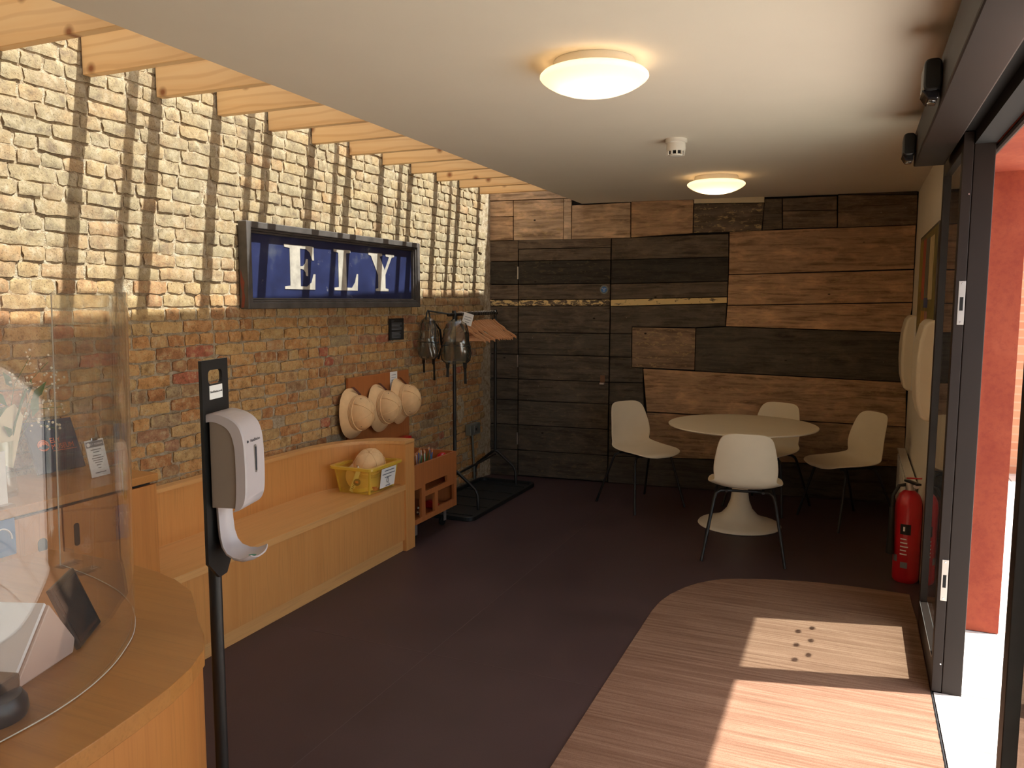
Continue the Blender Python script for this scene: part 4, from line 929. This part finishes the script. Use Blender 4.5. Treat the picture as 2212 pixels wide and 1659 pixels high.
lc = thing('lanyard_card', 'printed white strip with round dark badge at near end of the tub', 'badge', (-2.775, 3.98, .443))
fm = frame_mat((0, 0, 0), (.93, .25, 0), (-.08, .12, 1)) @ Matrix.Rotation(-.32, 4, 'Z')
MB().box((-.014, .0, -.001), (.014, .16, .001)).xf(fm).build('strip', M['paper'], lc)
lines_block(MB(), fm @ Matrix.Translation((0, 0, .0012)), [(-.006, .006, .02+.011*k) for k in range(5)], .004).build('printed_marks', M['darkink'], lc)
bdg = MB().lathe([(.0005, .0), (.022, 0), (.021, .003), (.0005, .004)], 24).xf(fm @ Matrix.Translation((.015, .066, .002))).build('round_badge', M['strap'], lc)
MB().prism([(x*.55, y*.8) for x, y in hill], .0042, .0048).xf(fm @ Matrix.Translation((.015, .066, .002))).build('badge_print', M['orange'], bdg)

# ------------------------------------------------------------------ toy cabinet on castors
tc_ = thing('toy_cabinet', 'warm beech open topped toy cabinet with cut-out front beside the bench', 'cabinet', (-2.76, 4.735, .115))
O8 = Vector((-2.76, 4.735, .115))
ys = sorted({4.438, 4.53, 4.580, 4.709, 4.755, 4.892, 4.992, 5.035}); zs = sorted({.13, .165, .183, .295, .331, .364, .379, .525})
holes = [(4.580, 4.892, .331, .379), (4.438, 4.53, .165, .364), (4.580, 4.709, .165, .295), (4.755, 4.992, .183, .295)]
fp = MB()
for i in range(len(ys)-1):
    for j in range(len(zs)-1):
        cy_, cz_ = (ys[i]+ys[i+1])/2, (zs[j]+zs[j+1])/2
        if any(a < cy_ < b and c < cz_ < d for a, b, c, d in holes): continue
        fp.box((.142, ys[i]-O8.y, zs[j]-O8.z), (.160, ys[i+1]-O8.y, zs[j+1]-O8.z))
fp.build('front_panel', M['beech_red'], tc_)
MB().box((-.20, .282, .015), (.142, .30, .41)).build('side_panel', M['beech_red'], tc_)
MB().box((-.20, -.297, .015), (.142, -.28, .41)).build('side_panel', M['beech_red'], tc_)
MB().box((-.20, -.28, .015), (-.182, .282, .41)).build('back_panel', M['beech_red'], tc_)
MB().box((-.182, -.28, .015), (.142, .282, .032)).build('bottom_panel', M['beech_red'], tc_)
MB().box((-.182, -.28, .29), (.142, .282, .302)).build('shelf', M['beech_red'], tc_)
for sx, sy in ((.10, .19), (.10, -.22), (-.14, .19), (-.14, -.22)):
    c = MB().box((sx-.02, sy-.025, -.002), (sx+.03, sy+.025, .015)).box((sx+.018, sy-.016, -.075), (sx+.024, sy+.016, .0)).build('castor', M['steel'], tc_)
    MB().lathe([(.001, -.01), (.034, -.01), (.036, 0), (.034, .01), (.001, .01)], 20).xf(Matrix.Translation((sx, sy, -.079)) @ Matrix.Rotation(PI/2, 4, 'Y')).build('wheel', M['rubber'], c)
pr_ = random.Random(8); p0 = None
def pencil(mat):
    t = thing('pencil', '', 'pencil', group='coloured pencils in the toy cabinet')
    MB().lathe([(.001, 0), (.0042, 0), (.0042, .13)], 6).build('shaft', mat, t); MB().lathe([(.0042, .13), (.0015, .148)], 6).build('tip', M['hanger'], t); MB().lathe([(.0015, .148), (.0001, .152)], 6).build('lead', mat, t); return t
protos = [pencil(m) for m in PENCILS]
for k in range(26):
    t = protos[k] if k < len(protos) else dup(protos[k % len(protos)])
    x = -2.745+pr_.uniform(-.035, .045); y = 4.60+.0125*k+pr_.uniform(-.004, .004)
    t.location = (x, y, .419); t.rotation_euler = (pr_.uniform(-.16, .16), pr_.uniform(-.22, .22), pr_.uniform(0, 3))
    cn = ('yellow', 'blue', 'white', 'green', 'grey', 'brown')[k % 6]; on_ = ('first', 'second', 'third', 'fourth', 'fifth')[k//6]
    t['label'] = '%s pencil in the toy cabinet top, %s %s one counted from the bench' % (cn, on_, cn)
for k, y in enumerate((4.64, 4.76, 4.88)):
    wh = ('nearest the bench', 'in the middle of the row', 'farthest from the bench')[k]
    tag(MB().lathe([(.001, 0), (.034, 0), (.036, .06), (.034, .06), (.032, .003), (.001, .003)], 20, (-2.74, y, .4178)).build('pencil_pot', M['acrylic'], smooth=True), 'clear pot of pencils in the toy cabinet, ' + wh, 'pot', 'clear pencil pots in the toy cabinet')
tag(MB().lathe([(.001, 0), (.03, 0), (.042, .02), (.045, .05), (.036, .085), (.016, .10), (.001, .102)], 20, (-2.68, 4.97, .4178)).build('red_cup', M['red'], smooth=True), 'red rounded toy in the top of the toy cabinet at far corner', 'toy')
tag(MB().prism([(-.05, 0), (.05, 0), (.06, .02), (.03, .05), (-.02, .052), (-.055, .03)], -.03, .03, 'y').xf(Matrix.Translation((-2.70, 4.83, .148))).build('red_toy', M['red'], bevel=.008), 'red toy inside the largest opening of the toy cabinet', 'toy')
bt = thing('beaded_toy', 'small pale beaded toy inside the middle opening of the toy cabinet', 'toy', (-2.68, 4.63, .148))
for k in range(9):
    a = 2*PI*k/9; MB().ball((.0+.0*k, .024*math.cos(a), .03+.024*math.sin(a)), .008, 8, 5).build('bead', M['petal'] if k % 2 else M['strap'], bt, smooth=True)
tag(MB().box((-3.026, 4.90, .527), (-2.972, 5.04, .612)).build('red_box', M['red'], bevel=.004), 'red box standing at the wall behind the toy cabinet', 'box')

# ------------------------------------------------------------------ clothes rail, drip tray, hangers, clear bags
ct = thing('drip_tray', 'large black rimmed drip tray on the floor under the clothes rail', 'tray', (-2.765, 5.71, 0))
MB().prism(rrect(-.26, -.63, .26, .63, .06), 0, .006).build('tray_base', M['rubber'], ct)
MB().ringprism(rrect(-.27, -.64, .27, .64, .07), rrect(-.245, -.615, .245, .615, .05), 0, .032).build('tray_rim', M['rubber'], ct, bevel=.004)
for k in range(5): MB().box((-.23, -.5+.25*k, .006), (.23, -.49+.25*k, .011)).build('tray_ridge', M['rubber'], ct)
ra = thing('clothes_rail', 'black metal clothes rail standing on the drip tray in the corner', 'clothes rail', (-2.82, 5.85, .006))
RX0, RX1 = Vector((.02, -.455, 0)), Vector((-.05, .45, 0))
for e in (RX0, RX1):
    MB().tube([e+Vector((0, 0, .27)), e+Vector((0, 0, 1.50))], .0135, 12).build('post', M['black'], ra, smooth=True)
    MB().tube([e+Vector((-.2, 0, .0)), e+Vector((-.195, 0, .11)), e+Vector((-.175, 0, .155)), e+Vector((-.03, 0, .27)), e+Vector((0, 0, .285)), e+Vector((.03, 0, .27)), e+Vector((.175, 0, .155)), e+Vector((.195, 0, .11)), e+Vector((.2, 0, 0))], .0125, 10).build('foot_arch', M['black'], ra, smooth=True)
    MB().tube([e+Vector((0, 0, 1.5)), e+Vector((0, 0, 1.52))], .016, 12).build('end_cap', M['blackplastic'], ra)
MB().tube([RX0+Vector((.008, -.11, 1.49)), RX1+Vector((0, .03, 1.49))], .0135, 12).build('hanging_bar', M['black'], ra, smooth=True)
MB().tube([RX0+Vector((0, 0, .25)), RX1+Vector((0, 0, .25))], .009, 8).build('lower_bar', M['black'], ra, smooth=True)
def hanger_parts(t):
    # origin at the bar; hanger in local xz
    n = 18; up = []; lo_ = []
    for k in range(n+1):
        u = -1+2*k/n; a = abs(u); x = .205*u
        zt = -.072-.118*a-.012*math.sin(PI*min(1, a*1.1))*(-1 if a < .45 else 1)*.6+(.024*math.exp(-(a/.14)**2))-.010*a**6; th = .040-.022*a+(.004*max(0, a-.85)*6)
        up.append((x, zt)); lo_.append((x, zt-th))
    MB().prism(up+lo_[::-1], -.006, .006, 'y').build('shoulder', M['hanger'], t, bevel=.003)
    MB().tube([(-.190, 0, -.204), (.190, 0, -.204)], .005, 8).build('trouser_bar', M['hanger'], t, smooth=True)
    MB().tube([(0, 0, -.05), (0, 0, -.03), (.016, 0, -.015), (.019, 0, .004), (.010, 0, .018), (0, 0, .0205), (-.012, 0, .017), (-.018, 0, .006)], .0018, 6).build('hook', M['chrome'], t, smooth=True)
hg0 = None
hy = [5.52, 5.63, 5.74, 5.83, 5.90, 5.95, 5.99, 6.03, 6.07, 6.11, 6.15, 6.20, 6.27]
for k, y in enumerate(hy):
    if hg0 is None:
        hg0 = thing('clothes_hanger', '', 'hanger', group='wooden hangers on the clothes rail'); hanger_parts(hg0); t = hg0
    else: t = dup(hg0)
    f_ = (y-5.395)/.905
    t.location = (-2.80-.07*f_, y, 1.4965); t.rotation_euler = (0, random.uniform(-.03, .03), random.uniform(-.025, .025)+(.10 if k < 4 else .03))
    ords = ['first', 'second', 'third', 'fourth', 'fifth', 'sixth', 'seventh', 'eighth', 'ninth', 'tenth', 'eleventh', 'twelfth', 'thirteenth']
    t['label'] = ('wooden hanger nearest the clear bags on the clothes rail' if k == 0 else 'wooden hanger at the far end of the clothes rail by the board wall' if k == 12 else '%s wooden hanger along the rail counted from the clear bags' % ords[k])
def bag(name, label, origin, w_, h_, d_, rz, seed):
    t = thing(name, label, 'bag', origin, rz); r = random.Random(seed)
    n, m = 20, 13; rings = []
    for j in range(m):
        v = j/(m-1); z_ = -h_*v
        wv = w_*(.30+.20*math.sin(min(1, v*2.2)*PI/2)) if v < .5 else w_*(.50+.06*math.sin((v-.5)*2*PI))
        dv = d_*(.18+.4*math.sin(PI*min(1, v*.85+.05))); 
        if j == 0: wv, dv = w_*.16, d_*.08
        if j == m-1: wv, dv = w_*.36, d_*.18
        rings.append([(wv*math.copysign(abs(math.cos(a))**.7, math.cos(a))+r.uniform(-.006, .006), dv*math.copysign(abs(math.sin(a))**.8, math.sin(a))+r.uniform(-.006, .006), z_+r.uniform(-.004, .004)) for a in [2*PI*k/n for k in range(n)]])
    MB().loft(rings, True, True).build('clear_body', M['pvc'], t, smooth=80)
    pk = [[(x*.8, y-.012 if y < 0 else y*.2, z_) for x, y, z_ in rings[q]] for q in (6, 8, 10, 11)]
    MB().loft(pk, True, True).build('front_pocket', M['pvc'], t, smooth=60)
    MB().tube([Vector(rings[j][0])*1.0 for j in range(1, m)], .004, 6).build('black_piping', M['rubber'], t); MB().tube([Vector(rings[j][n//2]) for j in range(1, m)], .004, 6).build('black_piping', M['rubber'], t)
    MB().tube([Vector(rings[7][k]) for k in range(n)]+[Vector(rings[7][0])], .0035, 6).build('black_piping', M['rubber'], t)
    MB().tube([(0, -.02, -.02), (0, -.012, .03), (0, .0, .05), (0, .012, .03), (0, .02, -.02)], .006, 6).build('hang_loop', M['rubber'], t)
    for sx in (-1, 1):
        x0 = sx*w_*.3
        MB().loft([[(x-.011, y, z_), (x+.011, y, z_), (x+.011, y+.003, z_), (x-.011, y+.003, z_)] for x, y, z_ in [(x0*.4, d_*.35, -.03), (x0*.9, d_*.75, -h_*.3), (x0*1.2, d_*.8, -h_*.7), (x0*1.15, d_*.45, -h_*.98)]], True, True).build('shoulder_strap', M['rubber'], t)
        L = .15 if sx > 0 else .10
        MB().loft([[(x-ww, y, z_), (x+ww, y, z_), (x+ww, y+.003, z_), (x-ww, y+.003, z_)] for x, y, z_, ww in [(x0*1.1, 0, -h_*.97, .016), (x0*1.12, .0, -h_-.03, .013), (x0*1.12, .004, -h_-.035, .009), (x0*1.15, .006, -h_-L, .010)]], True, True).build('strap_tail', M['rubber'], t)
    return t
bag('clear_backpack', 'clear plastic backpack with black straps hanging at near end of rail', (-2.735, 5.30, 1.46), .20, .33, .13, .25, 3)
bag('clear_backpack', 'clear plastic backpack hanging behind the other, nearer the brick wall', (-2.925, 5.215, 1.48), .17, .32, .10, -.35, 9)
MB().tube([(0, 0, .045), (.06, .045, .035), (.115, .12, .02)], .006, 6).build('hang_strap', M['rubber'], bpy.data.objects['clear_backpack.001'])
bpy.data.objects['clear_backpack']['group'] = bpy.data.objects['clear_backpack.001']['group'] = 'clear backpacks on the rail'
tgc = thing('hanging_tag', 'white paper tag tied to the near end of the clothes rail', 'tag', (-2.695, 5.44, 1.505))
fm = frame_mat((0, 0, 0), (.45, .8, -.25), (.12, .1, 1))
MB().box((-.045, -.09, -.0006), (.045, .0, .0006)).xf(fm).build('card', M['paper'], tgc)
lines_block(MB(), fm @ Matrix.Translation((0, 0, .0007)), [(-.03, .03, -.03), (-.035, .03, -.05), (-.02, .02, -.068)], .004).build('printed_lines', M['ink'], tgc)
MB().tube([(0, 0, -.003), (-.05, -.02, .01), (-.085, -.02, .012)], .0012, 5).build('string', M['paper'], tgc)

# electric box with conduit
eb = thing('switch_box', 'grey metal switch box with conduit low on the brick wall by the rail', 'switch box', (XW+.006, 6.175, .49))
MB().box((0, -.095, -.048), (.055, .095, .048)).build('box', M['zinc'], eb, bevel=.006)
MB().box((.055, -.03, -.03), (.058, .03, .03)).build('face_plate', M['steel'], eb)
MB().box((.058, -.008, -.012), (.066, .008, .012)).build('rocker', M['blackplastic'], eb, bevel=.002)
MB().tube([(.02, 0, -.048), (.02, .02, -.2), (.02, .045, -.452)], .010, 10).build('conduit', M['zinc'], eb, smooth=True)

# ------------------------------------------------------------------ pedestal table and shell chairs
tt = thing('pedestal_table', 'round white pedestal table with trumpet base by the board wall', 'table', (-.71, 5.80, 0))
MB().lathe([(.001, .706), (.40, .708), (.495, .716), (.513, .722), (.515, .727), (.511, .731), (.001, .731)], 72).build('table_top', M['white'], tt, smooth=30)
MB().lathe([(.001, .0), (.285, 0), (.290, .006), (.285, .014), (.25, .024), (.19, .042), (.13, .075), (.09, .12), (.066, .18), (.056, .25), (.053, .34), (.056, .45), (.066, .56), (.085, .64), (.12, .69), (.16, .707)], 56).build('pedestal', M['white'], tt, smooth=60)
def chair_parts(t):
    # front = +y; seat shell as one sweeping sheet
    sect = [  # y, z, half width, edge lift, edge forward
        (.270, .418, .060, .0, .0), (.272, .428, .125, .0, 0), (.262, .438, .172, .002, 0), (.235, .445, .200, .006, 0), (.18, .446, .221, .012, 0), (.10, .440, .231, .020, 0), (.02, .435, .232, .027, 0), (-.05, .434, .226, .034, .0),
        (-.100, .440, .212, .038, .004), (-.130, .454, .194, .034, .012), (-.150, .478, .184, .022, .024), (-.160, .515, .190, .010, .036), (-.168, .560, .194, .003, .044), (-.176, .61, .190, 0, .046), (-.185, .66, .182, 0, .042), (-.194, .705, .173, 0, .036), (-.202, .745, .163, 0, .030),
        (-.208, .770, .152, 0, .024), (-.213, .788, .134, 0, .016), (-.216, .798, .106, 0, .008), (-.2175, .802, .060, 0, .002)]
    us = [-1, -.92, -.8, -.6, -.35, 0, .35, .6, .8, .92, 1]
    rows = [[(hw*u, y+fw*abs(u)**2.2, z_+lf_*abs(u)**2.6) for u in us] for y, z_, hw, lf_, fw in sect]
    mb = MB().loft(rows, False)
    o = mb.build('seat_shell', M['white'], t, smooth=75)
    s_ = o.modifiers.new('thick', 'SOLIDIFY'); s_.thickness = .009; s_.offset = 0
    q = o.modifiers.new('sub', 'SUBSURF'); q.levels = 1; q.render_levels = 2
    fr_ = MB()
    for sy in (1, -1): fr_.tube([(-.15, .10*sy+.03, .418), (.15, .10*sy+.03, .418)], .009, 8)
    for sx in (1, -1): fr_.tube([(.11*sx, -.09, .416), (.11*sx, .15, .416)], .009, 8)
    fr_.build('under_frame', M['black'], t)
    for sx in (1, -1):
        for sy in (1, -1):
            MB().tube([(.08*sx, .10*sy+.03, .418), (.150*sx, (.115*sy+.03), .417), (.172*sx, .128*sy+.026, .40), (.182*sx, .136*sy+.022, .37), (.246*sx, .245*sy, .0)], .0095, 10).build('leg', M['black'], t, smooth=True)
c0_ = thing('shell_chair', 'white shell chair left of the round table, side on to the door', 'chair', group='white shell chairs at the round table')
chair_parts(c0_)
def put(o, x, y, d, label=None):
    o.location = (x, y, 0); o.rotation_euler = (0, 0, math.atan2(d[1], d[0])-PI/2)
    if label: o['label'] = label
put(c0_, -1.51, 6.08, (.80, -.60))
put(dup(c0_), -.60, 5.14, (-.118, .993), 'white shell chair nearest the camera with its back turned')
put(dup(c0_), .0, 6.20, (-.80, -.60), 'white shell chair right of the table beside the white wall')
put(dup(c0_), -.585, 6.42, (-.35, -.93), 'white shell chair behind the table against the board wall')

# ------------------------------------------------------------------ things on the right wall
def wall_unit(y, label):
    t = thing('wall_unit', label, 'wall unit', (.40, y, 1.235), 0, 'white rounded units on the right wall')
    pr2 = [(0, -.27), (-.04, -.27), (-.066, -.245), (-.084, -.17), (-.092, -.06), (-.092, .06), (-.084, .16), (-.066, .24), (-.042, .27), (0, .27)]
    MB().prism(pr2, -.19, .19, 'y').build('cover', M['white'], t, bevel=.02, segs=4)
    MB().box((-.02, -.195, -.26), (-.006, .195, .26)).build('back_plate', M['whitegloss'], t)
    return t
wall_unit(6.48, 'white rounded wall unit in the far corner beside the board wall')
wall_unit(4.92, 'white rounded wall unit partly hidden by the glass door leaf')
po_ = thing('collage_poster', 'framed collage poster of dim colour pictures on the white right wall', 'poster', (.398, 5.49, 1.615))
MB().box((-.014, -.66, -.415), (0, .66, .415)).build('frame', M['signframe'], po_)
rr2 = random.Random(21); cols = [lin(150, 132, 50), lin(176, 76, 58), lin(168, 120, 110), lin(104, 106, 96), lin(206, 186, 140), lin(52, 74, 130), lin(140, 120, 62), lin(190, 140, 60)]
MB().box((-.0148, -.645, -.40), (-.014, .645, .40)).build('print', plain('poster_olive', lin(128, 116, 60), .5, var=.25, vscale=9), po_)
pm = [plain('poster_%s' % n_, c_, .5, var=.12, vscale=12) for n_, c_ in zip(('ochre', 'rust', 'rose', 'grey', 'cream', 'blue', 'olive', 'amber'), cols)]
for (y0, y1, z0, z1, ci) in ((.36, .62, .05, .38, 0), (.12, .34, .0, .38, 1), (-.15, .10, .02, .37, 3), (-.45, -.18, .0, .36, 4), (.30, .60, -.2, .02, 6), (-.20, .10, -.05, .01, 5), (.02, .28, -.26, -.07, 7), (-.2, 0, -.2, -.07, 2)):
    MB().box((-.0156, y0, z0), (-.0148, y1, z1)).build('picture', pm[ci], po_)
MB().box((-.0156, -.645, -.40), (-.0148, .645, -.22)).build('picture', M['navy'], po_)
rd = thing('radiator', 'low white panel radiator on the right wall behind the extinguisher', 'radiator', (.398, 6.0, .10))
MB().box((-.06, -.62, 0), (-.02, .62, .385)).build('panel', M['whitegloss'], rd, bevel=.004)
MB().box((-.066, -.63, .385), (-.012, .63, .40)).build('top_grille', M['whitegloss'], rd, bevel=.003)
for k in range(14): MB().box((-.066, -.58+.085*k, .03), (-.06, -.55+.085*k, .37)).build('rib', M['whitegloss'], rd, bevel=.002)
for sy in (-.5, .5): MB().box((-.02, sy-.02, .05), (0, sy+.02, .38)).build('bracket', M['steel'], rd)
MB().tube([(-.04, -.6, -.12), (-.04, -.6, .02)], .009, 8).build('pipe', M['steel'], rd)

fx_ = thing('fire_extinguisher', 'red fire extinguisher with black hose standing by the white right wall', 'fire extinguisher', (.326, 5.0, 0), math.radians(0))
MB().lathe([(.001, 0), (.062, 0), (.069, .01), (.071, .03), (.071, .44), (.067, .475), (.054, .505), (.034, .525), (.022, .532), (.02, .545), (.001, .545)], 40).build('cylinder', M['red'], fx_, smooth=40)
MB().lathe([(.022, .53), (.024, .56), (.018, .58), (.001, .58)], 20).build('valve', M['steel'], fx_, smooth=True)
MB().box((-.02, -.09, .575), (.012, .03, .587)).xf(Matrix.Rotation(.5, 4, 'Z')).build('carry_handle', M['blackplastic'], fx_, bevel=.003)
MB().hexa([(-.014, -.10, .615), (.008, -.10, .615), (.008, .02, .592), (-.014, .02, .592)], [(-.014, -.10, .623), (.008, -.10, .623), (.008, .02, .60), (-.014, .02, .60)]).xf(Matrix.Rotation(.5, 4, 'Z')).build('squeeze_lever', M['red'], fx_, bevel=.003)
MB().lathe([(.001, 0), (.016, 0), (.016, .012), (.001, .012)], 18).xf(Matrix.Translation((.03, -.03, .565)) @ Matrix.Rotation(PI/2, 4, 'X')).build('gauge', M['steel'], fx_)
MB().tube([(-.02, 0, .56), (-.055, -.01, .555), (-.085, -.03, .50), (-.088, -.035, .42)], .010, 10).build('hose', M['rubber'], fx_, smooth=True)
MB().tube([(-.088, -.035, .43), (-.088, -.035, .16)], .016, 12, radii=[.014, .022]).build('horn', M['rubber'], fx_, smooth=True)
def lab(a0, a1, z0, z1, mat, name, r=.0717):
    n = 8; mb = MB(); A_ = [a0+(a1-a0)*k/n for k in range(n+1)]
    mb.loft([[(rr__*math.cos(a), rr__*math.sin(a), zz) for a in A_] for rr__, zz in ((r, z0), (r, z1))], False); return mb.build(name, mat, fx_)
d2 = math.radians
lab(d2(-125), d2(-80), .285, .345, M['blackcard'], 'label_band'); lab(d2(-112), d2(-104), .305, .33, M['paper'], 'label_mark', .0721)
for k in range(5): lab(d2(-122), d2(-96+4*(k % 3)), .255-.022*k, .262-.022*k, M['paper'], 'label_line')
lab(d2(-118), d2(-88), .09, .125, M['ink'], 'label_panel'); lab(d2(-160), d2(-135), .12, .16, M['ink'], 'label_panel')
bpy.context.view_layer.update()
